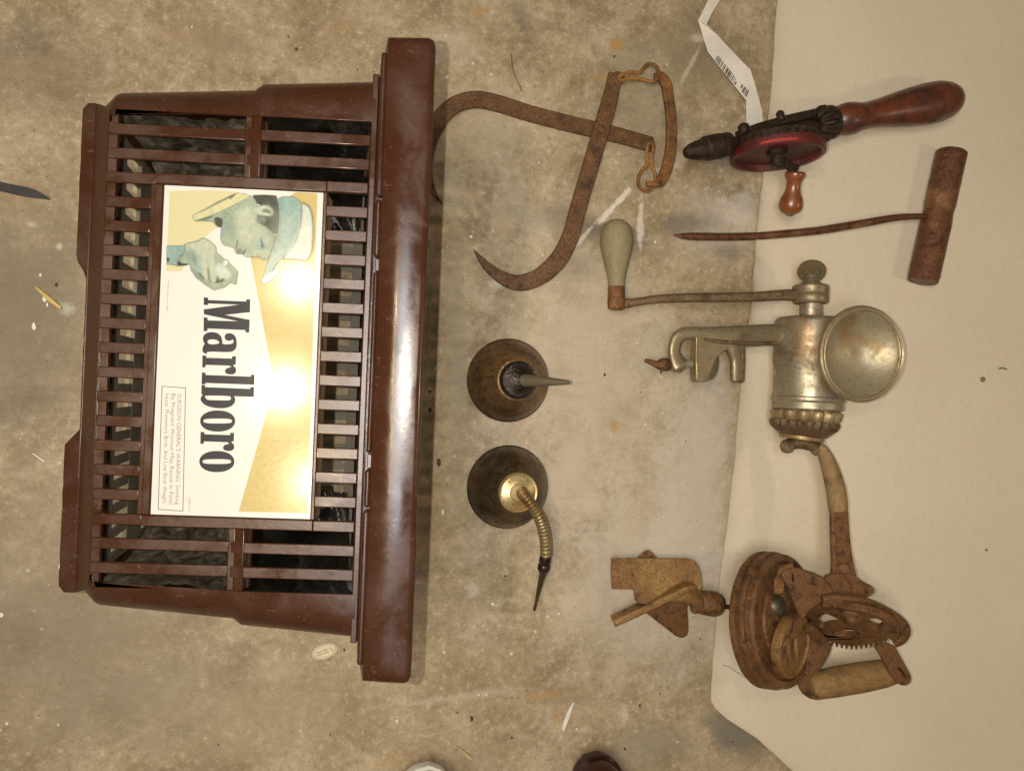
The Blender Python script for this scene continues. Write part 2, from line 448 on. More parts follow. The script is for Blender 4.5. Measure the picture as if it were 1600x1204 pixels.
for lay in (0, 1):
    for i in range(len(rows) - 1):
        for j in range(n - 1):
            a = lay * m_ + i * n + j
            f = (a, a + 1, a + n + 1, a + n)
            fs.append(f if not lay else f[::-1])
for i in range(len(rows) - 1):
    a = i * n; fs.append((a, a + n, a + n + m_, a + m_)); a = i * n + n - 1; fs.append((a, a + m_, a + n + m_, a + n))
for j in range(n - 1):
    fs.append((j, j + m_, j + 1 + m_, j + 1)); a = (len(rows) - 1) * n + j; fs.append((a, a + 1, a + 1 + m_, a + m_))
mb.add(vs, fs)
single('card_sheet', 'large flat beige sheet of card under the drill, grinder and churn top', 'sheet', mb, card_mat(), angle=60)

# ------------------------------------------------------------------ shopping basket lying on its back
BROT = radians(-2.27)
BORG = Vector((-0.15622, 0.02813, 0))
ca, sa = 0.98131, 0.19245
BM = Matrix.Translation(BORG) @ Matrix.Rotation(BROT, 4, 'Z')
def BP(u, v, w=0.0):
    """point on the basket's front face: u up the face from its foot, v across, w outwards (mm)"""
    return BM @ Vector(((u * ca - w * sa) / 1000, v / 1000, .2505 + (u * sa + w * ca) / 1000))
def ubox(mb, u0, u1, v0, v1, w0, w1, wr=None):
    """box on the face; w1 top, w0 bottom; wr = top at the u1 end"""
    wr = w1 if wr is None else wr
    return mb.hexa([BP(u0, v0, w0), BP(u1, v0, w0 + wr - w1), BP(u1, v1, w0 + wr - w1), BP(u0, v1, w0), BP(u0, v0, w1), BP(u1, v0, wr), BP(u1, v1, wr), BP(u0, v1, w1)])

basket = thing('shopping_basket', 'brown plastic shopping basket lying on its back, cigarette advertisement on its front', 'basket', BORG, BROT)
brown = mat_plastic('brown_plastic', (.042, .0145, .0065), (.085, .045, .028), .16)
brown_in = mat_plastic('dusty_brown_plastic', (.13, .115, .085), (.21, .19, .145), .6, 3, .6, .8)

W2 = 2.5
PV = 18.0
kv = [(9.5 - k) * PV for k in range(20)]
# outer corner shells (front corner, side walls) as lofts
def shell(sgn):
    st = [(-21.5, 184, -15), (-20, 185, -13.5), (-3, 193.6, -1.2), (1, 194.5, 0), (100, 202, 0), (107, 206, W2), (191, 212.5, W2)]
    rings = []
    for u, hw, wt in st:
        R = 22.0; out = []; inn = []
        prof = [(175.9 if u > -2 else 168, 0)] + [(hw - R + R * sin(a), -(R - R * cos(a))) for a in [radians(x) for x in range(0, 91, 10)]]
        ztop = BP(u, 0, wt)
        zt = ztop.z * 1000
        prof += [(hw + 1.0 * 0, -(zt - 30) * .5), (hw, -(zt - 30))]
        for (vv, dz) in prof: out.append(BP(u, sgn * vv, wt) + Vector((0, 0, dz / 1000)))
        for (vv, dz) in reversed(prof):
            k = min(1, max(0, (-dz) / R)); 
            inn.append(BP(u, sgn * (vv - 3.0 * k), wt) + Vector((0, 0, (dz - 3.0 * (1 - k)) / 1000)))
        rings.append(out + inn)
    return MB().rings(rings)
for s_ in (1, -1): part('side_wall', shell(s_), brown, basket, angle=50, bevel=.0006)

# face members
mb = MB()
for s_ in (1, -1):
    v0, v1 = sorted((s_ * 175.9, s_ * 130.2))
    ubox(mb, 95.5, 100.5, v0, v1, -10, -.1); ubox(mb, 100.5, 107.6, v0, v1, -10, -.1, W2 - .1)
boxparts('cross_rib', mb, brown, basket, bevel=.0006)
mb = MB(); ubox(mb, 188.3, 193, -212, 212, -11, W2 - .3); part('top_rail', mb, brown, basket, bevel=.0008)
mb = MB(); ubox(mb, 28.4, 157, -121.8, 121.8, -3, -.2); part('sign_backing', mb, brown, basket, bevel=.0004)
mb = MB()
for s_ in (1, -1):
    v0, v1 = sorted((s_ * 121.9, s_ * 130.1)); ubox(mb, -4.8, 32, v0, v1, -3, .1)
    ubox(mb, 32, 157.5, v0, v1, -3.2, 2.4); ubox(mb, 157.5, 188.2, v0, v1, -3, W2 + .4)
ubox(mb, 32.2, 38.2, -121.8, 121.8, -3.1, 2.3); ubox(mb, 155.4, 158.4, -121.8, 121.8, -3.1, 2.3)
boxparts('sign_frame', mb, brown, basket, bevel=.0008)
# chamfer, ledge behind the slots, and foot
mb = MB()
def chr_(v, k):
    f = lambda u: -21.5 + (u + 21.5) * k
    g = lambda w_: -15 + (w_ + 15) * k
    return [BP(f(-22), v, g(-15.2)), BP(f(-5.2), v, g(-1.6)), BP(f(-4.6), v, g(-2.4)), BP(f(1.5), v, g(-2.6)), BP(f(1.5), v, g(-7)), BP(f(-5), v, g(-8)), BP(f(-20), v, -18)]
mb.rings([chr_(-184, .12), chr_(-175, 1), chr_(-60, 1), chr_(60, 1), chr_(175, 1), chr_(184, .12)])
part('bottom_chamfer', mb, brown, basket, bevel=.0006)
def foot_u(v):
    a = -31.5 if v > 0 else -34.0
    if -62 < v < 54:
        return -23.4
    if 54 <= v < 66: return -23.4 + (a + 23.4) * (v - 54) / 12
    if -74 < v <= -62: return -23.4 + (a + 23.4) * (-62 - v) / 12
    e = abs(v)
    if e > 180: return a + (e - 180) * .8
    return a
mb = MB(); rings = []
vv = [-185, -182, -180] + list(range(-176, 180, 6)) + [180, 182, 185]
for v in vv:
    fu = foot_u(v) + .5 * noise.noise(Vector((v * .15, 0, 0)))
    a = BP(-21.3, v, -14.6); b = BP(fu, v, -15.5)
    rings.append([a, b, b - Vector((0, 0, .060)), a - Vector((-.002, 0, .060))])
mb.rings(rings); part('foot', mb, brown, basket, angle=40, bevel=.0008)

# slot bars
def bar(u0, u1, v, wt, hw=4.1, j=0.0):
    mb = MB(); ubox(mb, u0, u1, v - hw, v + hw, wt - 3.0, wt)
    return part('bar', mb, brown, basket, bevel=.0007)
for k in range(19):
    v = (kv[k] + kv[k + 1]) / 2
    if k in (0, 1, 17, 18):
        bar(-4.6, 95.6, v, -.5 - random.random() * .3)
        bar(107.4, 188.4, v, W2 - .5 - random.random() * .3)
        mb = MB(); ubox(mb, 95.55, 107.4, v - 4.1, v + 4.1, -3.6, -.5, W2 - .5) ; part('bar_root', mb, brown, basket)
    elif k not in (2, 16):
        bar(-4.6, 28.6, v, -.5 - random.random() * .3)
        bar(157.6, 188.4, v, W2 - .5 - random.random() * .3)
# end caps of the slot field beside the corner shells (depth of the mouldings)
tan_board = mat_flat('yellowed_board', (.36, .235, .125), .7, noise_amt=.5, scale=90)
mb = MB(); ubox(mb, 155.6, 157.2, -121.5, 121.5, -24, -3.3); part('backing_board', mb, tan_board, basket)
# rear wall on the floor and base grid
def bx(mb, x0, x1, y0, y1, z0, z1):
    return mb.hexa([BM @ Vector((x / 1000, y / 1000, z / 1000)) for z in (z0, z1) for x, y in ((x0, y0), (x1, y0), (x1, y1), (x0, y1))])
mb = MB()
bx(mb, -12, 2, -178, 178, 4, 7); bx(mb, 30, 150, -124, 124, 4, 7); bx(mb, 95, 107, -176, -125, 4, 7.2); bx(mb, 95, 107, 125, 176, 4, 7.2); bx(mb, 184, 194, -205, 205, 4, 7.1)
bx(mb, 0, 192, -206, -175.5, 4, 6.8); bx(mb, 0, 192, 175.5, 206, 4, 6.8)
boxparts('rear_wall', mb, brown_in, basket, bevel=.0006)
for k in range(19):
    v = (kv[k] + kv[k + 1]) / 2
    mb = MB()
    if k < 3 or k > 15: bx(mb, 1, 190, v - 4.6, v + 4.6, 4.2, 6.5)
    else: bx(mb, 1, 31, v - 4.6, v + 4.6, 4.2, 6.5); bx(mb, 149, 190, v - 4.6, v + 4.6, 4.2, 6.5)
    boxparts('rear_bar', mb, brown_in, basket)
mb = MB()
zr = [(7, 12), (44, 104), (158, 176), (206, 232)]
for z0, z1 in zr: bx(mb, -15, -11.5, -180, 180, z0, z1)
boxparts('base_grid', mb, brown_in, basket, bevel=.0005)
mb = MB()
for i in range(18):
    v = -176 + i * 20.7
    bx(mb, -14.6, -11.8, v - 4, v + 4, 7.5, 231)
boxparts('base_rib', mb, brown_in, basket, bevel=.0005)
for s_ in (1, -1):      # thickness seen inside the tall side windows
    mb = MB(); v0, v1 = sorted((s_ * 132, s_ * 176)); ubox(mb, 107.2, 108.6, v0, v1, -16, -9.9)
    part('stiffening_rib', mb, brown, basket)

# the rim: a deep band round the mouth
def rring(u, hw, wtop, zb, R, n=7):
    top = BP(u, 0, wtop).z * 1000; x = (BM.inverted() @ BP(u, 0, wtop)).x * 1000
    pts = []
    for cy, cz, a0 in ((hw - R, top - R, 0), (-(hw - R), top - R, 90), (-(hw - R), zb + R, 180), (hw - R, zb + R, 270)):
        for i in range(n + 1):
            a = radians(a0 + 90 * i / n); pts.append(BM @ Vector((x / 1000, (cy + R * cos(a)) / 1000, (cz + R * sin(a)) / 1000)))
    return pts
rim = []
RR = 9
for (u, hw, wt, zb) in ((199.4, 235, 6, 5), (199.4, 238.2, 9.5, 1), (200.2, 239.2, 10.4, 0), (215, 239.6, 10.9, 0), (230, 240.2, 11.2, 0), (233.4, 239.2, 10, 1.2), (234.6, 237, 7, 4), (234.2, 228, 0, 12), (231, 226, -3, 15), (205, 224, -4, 16), (199.8, 226, -2, 14)):
    rim.append(rring(u, hw, wt, zb, RR))
part('rim', MB().rings(rim, False, True), brown, basket, angle=50)
# carrying handle folded down under the rim, in three visible lengths
for v0, v1, u0, w1 in ((-227, -112.5, 194.4, 7.5), (-111, -82, 194.8, 7.3), (-82, -71, 195.8, 5.0), (-71, 64, 195.0, 7.4), (64, 74, 195.8, 5.0), (74, 117.5, 194.6, 7.5), (119, 227, 194.4, 7.6)):
    mb = MB(); ubox(mb, u0, 199.2, v0 + .3, v1 - .3, -8, w1)
    part('handle_bar', mb, brown, basket, bevel=.002 if v1 - v0 > 20 else .0006)
mb = MB(); ubox(mb, 192.8, 201, -222, 222, -12, -3.5); part('handle_groove', mb, brown, basket)

# ---- the advertisement
def ON(px, py, w):
    """where the sight line through a photo pixel meets the label plane w mm above the face"""
    n = (BM.to_3x3() @ Vector((-sa, 0, ca))).normalized(); q = BP(0, 0, w)
    d = (P(px, py, 0) - CAMP).normalized()
    return CAMP + d * ((q - CAMP).dot(n) / d.dot(n))
LW = 1.0
lm_white = mat_print('label_white', (.58, .55, .50))
mb = MB(); ubox(mb, 38.5, 155.1, -121.5, 121.5, -.1, LW)
label = part('advertisement', mb, lm_white, basket, bevel=.0003)
def ink(name, loops, lay, mat, parent=label, sm=0):
    if not isinstance(loops[0][0], (list, tuple)): loops = [loops]
    if sm: loops = [smooth(l, sm) for l in loops]
    mb = MB(); mb.prism(loops, lambda p: ON(p[0], p[1], LW + lay * .035), None)
    return part(name, mb, mat, parent, smooth_=False)
def Z7(l): return [(230 + x * .2409, 270 + y * .2409) for x, y in l]
def ZA(l): return [(300 + x / 7.525, 455 + y / 7.525) for x, y in l]
def ZB(l): return [(300 + x / 7.525, 595 + y / 7.525) for x, y in l]
def ZH(l): return [(330 + x / 7.082, 280 + y / 7.082) for x, y in l]      # hat and head crop
def ZM(l): return [(250 + x / 7.086, 280 + y / 7.086) for x, y in l]      # hands crop
yel = mat_print('label_gold', (.42, .335, .135)); yel2 = mat_print('label_pale_yellow', (.50, .46, .26))
cream = mat_print('label_cream', (.68, .65, .40))
teal = mat_print('label_teal', (.37, .50, .45)); teal2 = mat_print('label_pale_teal', (.60, .66, .58)); grn = mat_print('label_grey_green', (.44, .50, .38)); grn2 = mat_print('label_light_skin', (.53, .58, .44))
grd = mat_print('label_mid_grey', (.25, .29, .23)); grk = mat_print('label_dark_grey', (.13, .14, .11)); wht = mat_print('label_bright', (.80, .80, .74)); inkm = mat_print('label_ink', (.010, .013, .018), .3, (.40, .38, .33)); inkm.node_tree.nodes['Principled BSDF'].inputs['Specular IOR Level'].default_value = .25
txm = mat_print('label_small_ink', (.17, .16, .13))
ink('gold_field', [(462, 300), (496, 302), (481, 801), (373, 799), (429, 601), (391, 400), (405, 340)], 1, yel)
ink('pale_yellow_field', [(265, 299), (330, 297), (372, 300), (364, 340), (343, 352), (318, 372), (305, 392), (283, 424), (260, 424)], 1, yel2)
import numpy as np
PX0, PY0, PX1, PY1, PSC = 259.0, 296.0, 497.0, 462.0, 1.25
GW, GH = int((PX1 - PX0) * PSC), int((PY1 - PY0) * PSC)
gx, gy = np.meshgrid(PX0 + (np.arange(GW) + .5) / PSC, PY0 + (np.arange(GH) + .5) / PSC)
img = np.zeros((GH, GW, 3)); cov = np.zeros((GH, GW))
def blur(a, s_):
    if s_ <= 0: return a
    r = int(s_ * 3) + 1; k = np.exp(-np.arange(-r, r + 1) ** 2 / (2 * s_ * s_)); k /= k.sum()
    p_ = np.pad(a, r, mode='edge')
    p_ = np.apply_along_axis(lambda m: np.convolve(m, k, 'valid'), 0, p_)
    return np.apply_along_axis(lambda m: np.convolve(m, k, 'valid'), 1, p_)
def pmask(pts, jx=0.0, jy=0.0):
    m = np.zeros(gx.shape, bool); n_ = len(pts)
    for a in range(n_):
        x0, y0 = pts[a]; x1, y1 = pts[(a + 1) % n_]
        if y0 == y1: continue
        yy = gy + jy; c_ = ((y0 > yy) != (y1 > yy)) & (gx + jx < (x1 - x0) * (yy - y0) / (y1 - y0) + x0); m ^= c_
    return m
SOFT = {'cheek': 5, 'brow_shade': 3, 'temple_shade': 2.5, 'chin_shade': 4, 'hand_shade': 4, 'hand_back': 1.6, 'lip_shade': 1.5, 'hat_crown': 2.2, 'light_patch': 1.5, 'ear': .9, 'ear_fold': 1.0, 'finger_gap': 1.2, 'hat_brim': .5, 'collar_shadow': .7, 'neck_cloth': .8, 'eye_line': .7, 'nose_line': .8, 'mouth_line': .7, 'shade': 4.5, 'tone': 2.2}
def pic(name, loops, lay, colr, sm=0, amt=1.0):
    global img, cov
    pts = smooth(loops, sm) if sm else loops
    m = sum(pmask(pts, a, b).astype(float) for a, b in ((-.2, -.2), (.2, -.2), (-.2, .2), (.2, .2))) / 4
    m = blur(m, SOFT.get(name, .55)) * amt
    if name not in ('shade', 'tone', 'cheek', 'chin_shade', 'brow_shade', 'hand_shade'): cov = np.maximum(cov, m)
    else: m = m * np.clip(cov, 0, 1)
    img = img * (1 - m[..., None]) + np.array(colr) * m[..., None]
teal, teal2, grn, grn2, grd, grk, wht, cream = (.33, .46, .42), (.60, .66, .58), (.40, .47, .36), (.54, .59, .46), (.22, .26, .21), (.105, .115, .09), (.82, .82, .76), (.68, .65, .40)
pic('hat_brim', ZH([(735, 188), (975, 200), (1000, 330), (990, 520), (950, 660), (880, 780), (800, 860), (720, 960), (650, 1060), (560, 1130), (575, 1080), (600, 1000), (640, 880), (690, 740), (735, 600), (755, 420), (748, 300)]), 3, teal, sm=1)
pic('hat_crown', ZH([(985, 262), (1050, 275), (1100, 320), (1125, 430), (1135, 600), (1120, 800), (1080, 890), (1030, 905), (860, 880), (780, 900), (850, 800), (940, 680), (990, 500), (1005, 340)]), 4, teal2, sm=1)
pic('hat_edge', ZH([(770, 960), (740, 1040), (690, 1110), (620, 1155), (575, 1160), (558, 1125), (600, 1080), (680, 1020)]), 5, wht, sm=1)
pic('hair', ZH([(470, 180), (600, 175), (725, 186), (748, 300), (755, 440), (735, 600), (690, 600), (600, 520), (500, 480), (500, 400), (560, 300), (460, 240)]), 2, grk)
pic('head', ZH([(380, 210), (440, 175), (490, 230), (520, 300), (505, 440), (560, 500), (640, 550), (715, 620), (690, 740), (640, 880), (590, 905), (545, 880), (510, 860), (430, 868), (380, 865), (350, 830), (290, 835), (262, 800), (265, 770), (200, 745), (150, 740), (105, 690), (105, 600), (125, 480), (190, 400), (290, 290)]), 3, grn, sm=1)
pic('cheek', ZH([(300, 330), (420, 260), (480, 380), (520, 480), (560, 560), (520, 640), (450, 640), (420, 720), (330, 680), (260, 560), (240, 440)]), 4, grn2, sm=2)
pic('brow_shade', ZH([(500, 690), (560, 640), (640, 700), (620, 800), (560, 800), (520, 760)]), 4, teal, sm=2)
pic('temple_shade', ZH([(505, 400), (560, 390), (620, 440), (600, 490), (540, 500), (500, 480)]), 4, grd, sm=1)
pic('ear', ZH([(470, 360), (500, 310), (580, 290), (660, 310), (695, 360), (690, 400), (650, 415), (560, 400), (520, 395)]), 5, grn2, sm=2)
pic('ear_fold', ZH([(560, 350), (600, 325), (650, 350), (665, 385), (600, 370), (570, 370)]), 6, grd, sm=1)
pic('mouth_line', ZH([(292, 665), (300, 690), (285, 760), (270, 775), (280, 730)]), 5, grk)
pic('nose_line', ZH([(330, 830), (375, 790), (385, 760), (390, 800), (365, 835)]), 5, grk, sm=1)
pic('eye_line', ZH([(555, 640), (570, 690), (585, 740), (545, 755), (565, 735), (552, 690)]), 6, grk)
pic('chin_shade', ZH([(105, 600), (125, 480), (190, 400), (180, 500), (150, 600), (140, 690), (115, 690)]), 4, teal, sm=1)
pic('lip_shade', ZH([(285, 780), (340, 770), (360, 800), (320, 828), (275, 815)]), 4, grd, sm=1)
pic('collar', ZM([(355, 408), (640, 250), (790, 190), (850, 155), (960, 165), (990, 200), (860, 270), (700, 350), (480, 440), (385, 465)]), 3, cream)
pic('collar_shadow', ZM([(355, 408), (500, 340), (640, 255), (790, 183), (850, 155), (830, 190), (785, 228), (765, 212), (640, 275), (500, 350)]), 4, grd)
pic('neck_cloth', ZM([(385, 465), (520, 420), (700, 350), (860, 270), (985, 200), (900, 300), (780, 400), (700, 440), (690, 540), (640, 530), (580, 470), (480, 465)]), 2, grn)
pic('neck_shadow', ZM([(600, 430), (650, 420), (700, 450), (690, 540), (645, 530), (610, 490)]), 4, grk, sm=1)
pic('neck_shadow', ZM([(385, 465), (480, 430), (600, 400), (560, 440), (480, 462)]), 4, grd)
pic('sleeve', ZM([(75, 740), (270, 735), (280, 800), (225, 870), (190, 935), (200, 965), (140, 950), (75, 945)]), 2, teal)
pic('sleeve_button', ZM([(92 + 18 * cos(a), 892 + 24 * sin(a)) for a in [i * pi / 6 for i in range(12)]]), 3, grk)
pic('hand', ZM([(275, 720), (420, 690), (480, 650), (560, 690), (625, 750), (630, 810), (700, 870), (760, 920), (870, 1030), (850, 1170), (780, 1150), (720, 1200), (600, 1230), (500, 1170), (400, 1090), (345, 1010), (330, 940), (200, 965), (190, 930), (220, 870), (280, 820)]), 3, grn)
pic('hand_back', ZM([(275, 720), (420, 690), (480, 650), (560, 690), (620, 760), (600, 860), (620, 960), (640, 1060), (650, 1130), (600, 1150), (560, 1110), (545, 1010), (525, 1000), (535, 1100), (500, 1115), (460, 1050), (380, 1000), (320, 880)]), 4, grn2, sm=1)
pic('hand_shade', ZM([(290, 800), (340, 780), (420, 850), (440, 950), (500, 1000), (450, 1040), (370, 960), (310, 880)]), 5, teal, sm=1)
pic('finger_gap', ZM([(525, 985), (545, 980), (560, 1110), (580, 1150), (540, 1120), (530, 1060)]), 6, grd)
pic('finger_gap', ZM([(425, 1020), (465, 1050), (500, 1115), (470, 1110), (430, 1060)]), 6, grd)
pic('finger_gap', ZM([(640, 1060), (655, 1130), (700, 1100), (730, 1105), (690, 1140), (640, 1150), (590, 1155), (620, 1140)]), 6, grk)
pic('wrist_shadow', ZM([(192, 930), (215, 905), (240, 930), (330, 942), (300, 955), (200, 965)]), 5, grk)
pic('light_patch', ZM([(620, 960), (660, 930), (740, 980), (800, 1050), (770, 1110), (700, 1100), (640, 1080)]), 5, teal2, sm=1)
pic('light_patch', ZM([(700, 940), (735, 890), (765, 910), (725, 965)]), 6, wht)

# softer tones of the printed photograph
pic('shade', ZH([(640, 330), (740, 300), (750, 560), (700, 740), (640, 880), (660, 620)]), 7, grd, amt=.5)
pic('shade', ZH([(130, 500), (230, 420), (330, 520), (300, 640), (180, 660)]), 7, grd, amt=.30)
pic('shade', ZH([(735, 188), (800, 190), (790, 420), (760, 620), (700, 780), (600, 1050), (640, 880), (735, 600), (755, 420)]), 7, (.20, .32, .31), amt=.55)
pic('shade', ZH([(930, 640), (990, 480), (1000, 330), (960, 320), (940, 500), (880, 700)]), 7, (.26, .38, .36), amt=.5)
pic('tone', ZH([(560, 300), (640, 290), (700, 350), (640, 300), (570, 315)]), 7, wht, amt=.7)
pic('tone', ZH([(375, 620), (410, 620), (410, 650), (380, 650)]), 7, grd, amt=.5)
pic('tone', ZH([(400, 520), (500, 480), (540, 560), (480, 640), (420, 620)]), 7, grn, amt=.55)
pic('tone', ZH([(500, 850), (530, 835), (545, 880), (520, 870)]), 7, grk, amt=.8)
pic('tone', ZH([(560, 880), (620, 870), (640, 830), (600, 905)]), 7, grd, amt=.8)
pic('tone', ZH([(545, 735), (590, 730), (600, 770), (560, 775)]), 7, grk, amt=.7)
pic('shade', ZM([(280, 800), (360, 780), (430, 880), (400, 980), (320, 900)]), 7, grd, amt=.6)
pic('shade', ZM([(340, 960), (420, 1040), (520, 1160), (600, 1220), (480, 1170), (380, 1080)]), 7, grd, amt=.7)
for k in range(7):
    x = 330 + k * 38; pic('tone', ZM([(x, 800 + k * 8), (x + 12, 810 + k * 8), (x + 26, 930 + k * 6), (x + 8, 920 + k * 6)]), 7, grd if k % 2 else grn2, amt=.38)
for k in range(5): pic('tone', ZH([(560 + k * 22, 600 + k * 30), (600 + k * 18, 560 + k * 40), (610 + k * 18, 568 + k * 40), (568 + k * 22, 612 + k * 30)]), 7, grn2, amt=.5)
pic('tone', ZM([(700, 360), (780, 400), (760, 410), (700, 380)]), 7, grk, amt=.7)
pic('tone', ZM([(200, 935), (190, 900), (230, 850), (280, 820), (230, 870), (205, 910)]), 7, grk, amt=.8)
rs = np.random.RandomState(4)
gr_ = blur(rs.rand(GH, GW), 1.1) - .5; gr2_ = blur(rs.rand(GH, GW), 3.5) - .5
img = img ** 1.15 * .72
img = np.clip(img * (1 + gr_ * .55 + gr2_ * 1.3)[..., None], 0, 1)
mb = MB(); keep = cov > .03
idx = -np.ones((GH + 1, GW + 1), int); vs_ = []; fs_ = []; cols_ = []
def vid(a, b):
    if idx[a, b] < 0:
        idx[a, b] = len(vs_); vs_.append(ON(PX0 + b / PSC, PY0 + a / PSC, LW + .07))
        aa, bb = min(a, GH - 1), min(b, GW - 1); al_ = img[aa, bb] if cov[aa, bb] > .03 else img[max(aa - 1, 0), max(bb - 1, 0)]
        cols_.append((*al_, min(1, cov[aa, bb] * 1.05)))
    return idx[a, b]
for a in range(GH):
    for b in range(GW):
        if keep[a, b]: fs_.append((vid(a, b), vid(a + 1, b), vid(a + 1, b + 1), vid(a, b + 1)))
mb.add(vs_, fs_)
pm, t, p = nt('portrait_print')
at = N(t, 'ShaderNodeVertexColor', layer_name='print')
L(t, at.outputs['Color'], p.inputs['Base Color']); L(t, at.outputs['Alpha'], p.inputs['Alpha'])
L(t, ramp(t, noise_(t, coords(t), 330, 6, .75), [(.3, .10), (.7, .2)]), p.inputs['Roughness'])
bump(t, p, noise_(t, coords(t), 16, 4, .5), .5, .0011)
po = part('printed_picture', mb, pm, label, smooth_=False, weld=False)
ca_ = po.data.color_attributes.new('print', 'FLOAT_COLOR', 'POINT')
flat_ = np.array(cols_, dtype=np.float32); ca_.data.foreach_set('color', flat_.ravel())
# lettering of the word
R_ = lambda cx, cy, rx, ry, n=40, e=2.0: [(cx + rx * abs(cos(a)) ** (2 / e) * (1 if cos(a) >= 0 else -1), cy + ry * abs(sin(a)) ** (2 / e) * (1 if sin(a) >= 0 else -1)) for a in [2 * pi * i / n for i in range(n)]]
def letter(loops, fn): ink('letter', [fn(l) for l in loops], 2, inkm)
letter([[(138, 73), (188, 73), (190, 103), (638, 120), (638, 95), (684, 95), (682, 245), (392, 277), (540, 308), (678, 335), (672, 485), (628, 483), (628, 456), (184, 437), (180, 468), (136, 468), (138, 305), (182, 310), (186, 342), (540, 352), (140, 270), (138, 212), (552, 157), (190, 143), (186, 163), (138, 160)]], ZA)
a_out = smooth([(175, 738), (135, 725), (120, 690), (128, 650), (150, 615), (128, 580), (128, 530), (165, 490), (230, 476), (300, 488), (345, 530), (356, 580), (356, 622), (440, 622), (480, 612), (490, 590), (482, 565), (465, 575), (430, 585), (395, 570), (380, 535), (395, 500), (435, 490), (485, 500), (520, 545), (528, 610), (520, 670), (480, 708), (420, 716), (175, 706)], 1)
letter([a_out, smooth([(178, 590), (200, 568), (250, 562), (300, 575), (320, 600), (315, 615), (240, 625), (195, 618)], 1)], ZA)
def rr(y0): return [(123, y0), (168, y0 + 3), (168, y0 + 28), (470, y0 + 38), (472, y0 + 10), (517, y0 + 12), (513, y0 + 112), (488, y0 + 112), (490, y0 + 126), (516, y0 + 150), (518, y0 + 195), (490, y0 + 222), (440, y0 + 226), (396, y0 + 212), (385, y0 + 185), (402, y0 + 155), (440, y0 + 142), (462, y0 + 136), (440, y0 + 122), (160, y0 + 112), (160, y0 + 142), (120, y0 + 140)]
letter([rr(752)], ZA)
letter([[(x - 22, y) for x, y in rr(597 - 0)]], ZB)
letter([[(116, 953), (160, 956), (160, 982), (692, 1002), (694, 978), (735, 980), (732, 1098), (158, 1076), (158, 1094), (112, 1092)]], ZA)
b_out = [(112, 45), (156, 50), (156, 72), (685, 92), (687, 70), (730, 72), (727, 188), (495, 180)] + smooth([(495, 180), (512, 215), (500, 265), (450, 305), (370, 322), (260, 318), (160, 290), (105, 240), (98, 200), (128, 158)], 2, False) + [(128, 158), (110, 156)]
letter([b_out, smooth([(150, 180), (165, 170), (440, 175), (460, 195), (455, 220), (430, 228), (200, 225), (165, 212)], 2)], ZB)
for cx, cy in ((302, 470), (292, 946)):
    letter([R_(cx, cy, 206, 125, 44, 2.15), R_(cx, cy, 168, 28, 30, 3.2)], ZB)
# small print
def text_ink(name, txt, x0, y0, x1, y1, capx, mat=txm, lay=2):
    """text whose baseline runs from photo pixel (x0,y0) to (x1,y1), capitals capx pixels high towards the right"""
    cu = bpy.data.curves.new('t', 'FONT'); cu.body = txt; cu.resolution_u = 2; cu.offset = -.004
    o = bpy.data.objects.new('t', cu); COL.objects.link(o)
    me = bpy.data.meshes.new_from_object(o.evaluated_get(bpy.context.evaluated_depsgraph_get()))
    xs = [v.co.x for v in me.vertices]; w_ = max(xs) - min(xs); xm = min(xs)
    mb = MB(); dx, dy = x1 - x0, y1 - y0; ln = sqrt(dx * dx + dy * dy); nx, ny = dy / ln, -dx / ln
    mb.add([ON(x0 + dx * (v.co.x - xm) / w_ + nx * v.co.y / .73 * capx, y0 + dy * (v.co.x - xm) / w_ + ny * v.co.y / .73 * capx, LW + lay * .035) for v in me.vertices], [tuple(p.vertices) for p in me.polygons])
    bpy.data.objects.remove(o); bpy.data.meshes.remove(me); bpy.data.curves.remove(cu)
    return part(name, mb, mat, label, smooth_=False, weld=False)
text_ink('warning_text', "SURGEON GENERAL'S WARNING: Smoking", 277, 615, 274, 788, 7.0)
text_ink('warning_text', "By Pregnant Women May Result in Fetal", 267.6, 615, 264, 787, 7.0)
text_ink('warning_text', "Injury, Premature Birth, And Low Birth Weight.", 258.5, 615, 254, 787, 6.6)
text_ink('maker_text', "\u00a9 Philip Morris Inc. 1987", 262, 436, 260, 485, 2.6)
text_ink('code_text', "30PM6-C3", 294.2, 777, 294, 798, 3.4)
ring = lambda a, b, c_, d, k: [[a, b, c_, d], [(a[0] + k, a[1] + k), (b[0] - k, b[1] + k), (c_[0] - k, c_[1] - k), (d[0] + k, d[1] - k)]]
ink('warning_box', ring((252.6, 602.6), (290.6, 605.4), (286.4, 798.6), (246.6, 796), 1.3), 2, txm)

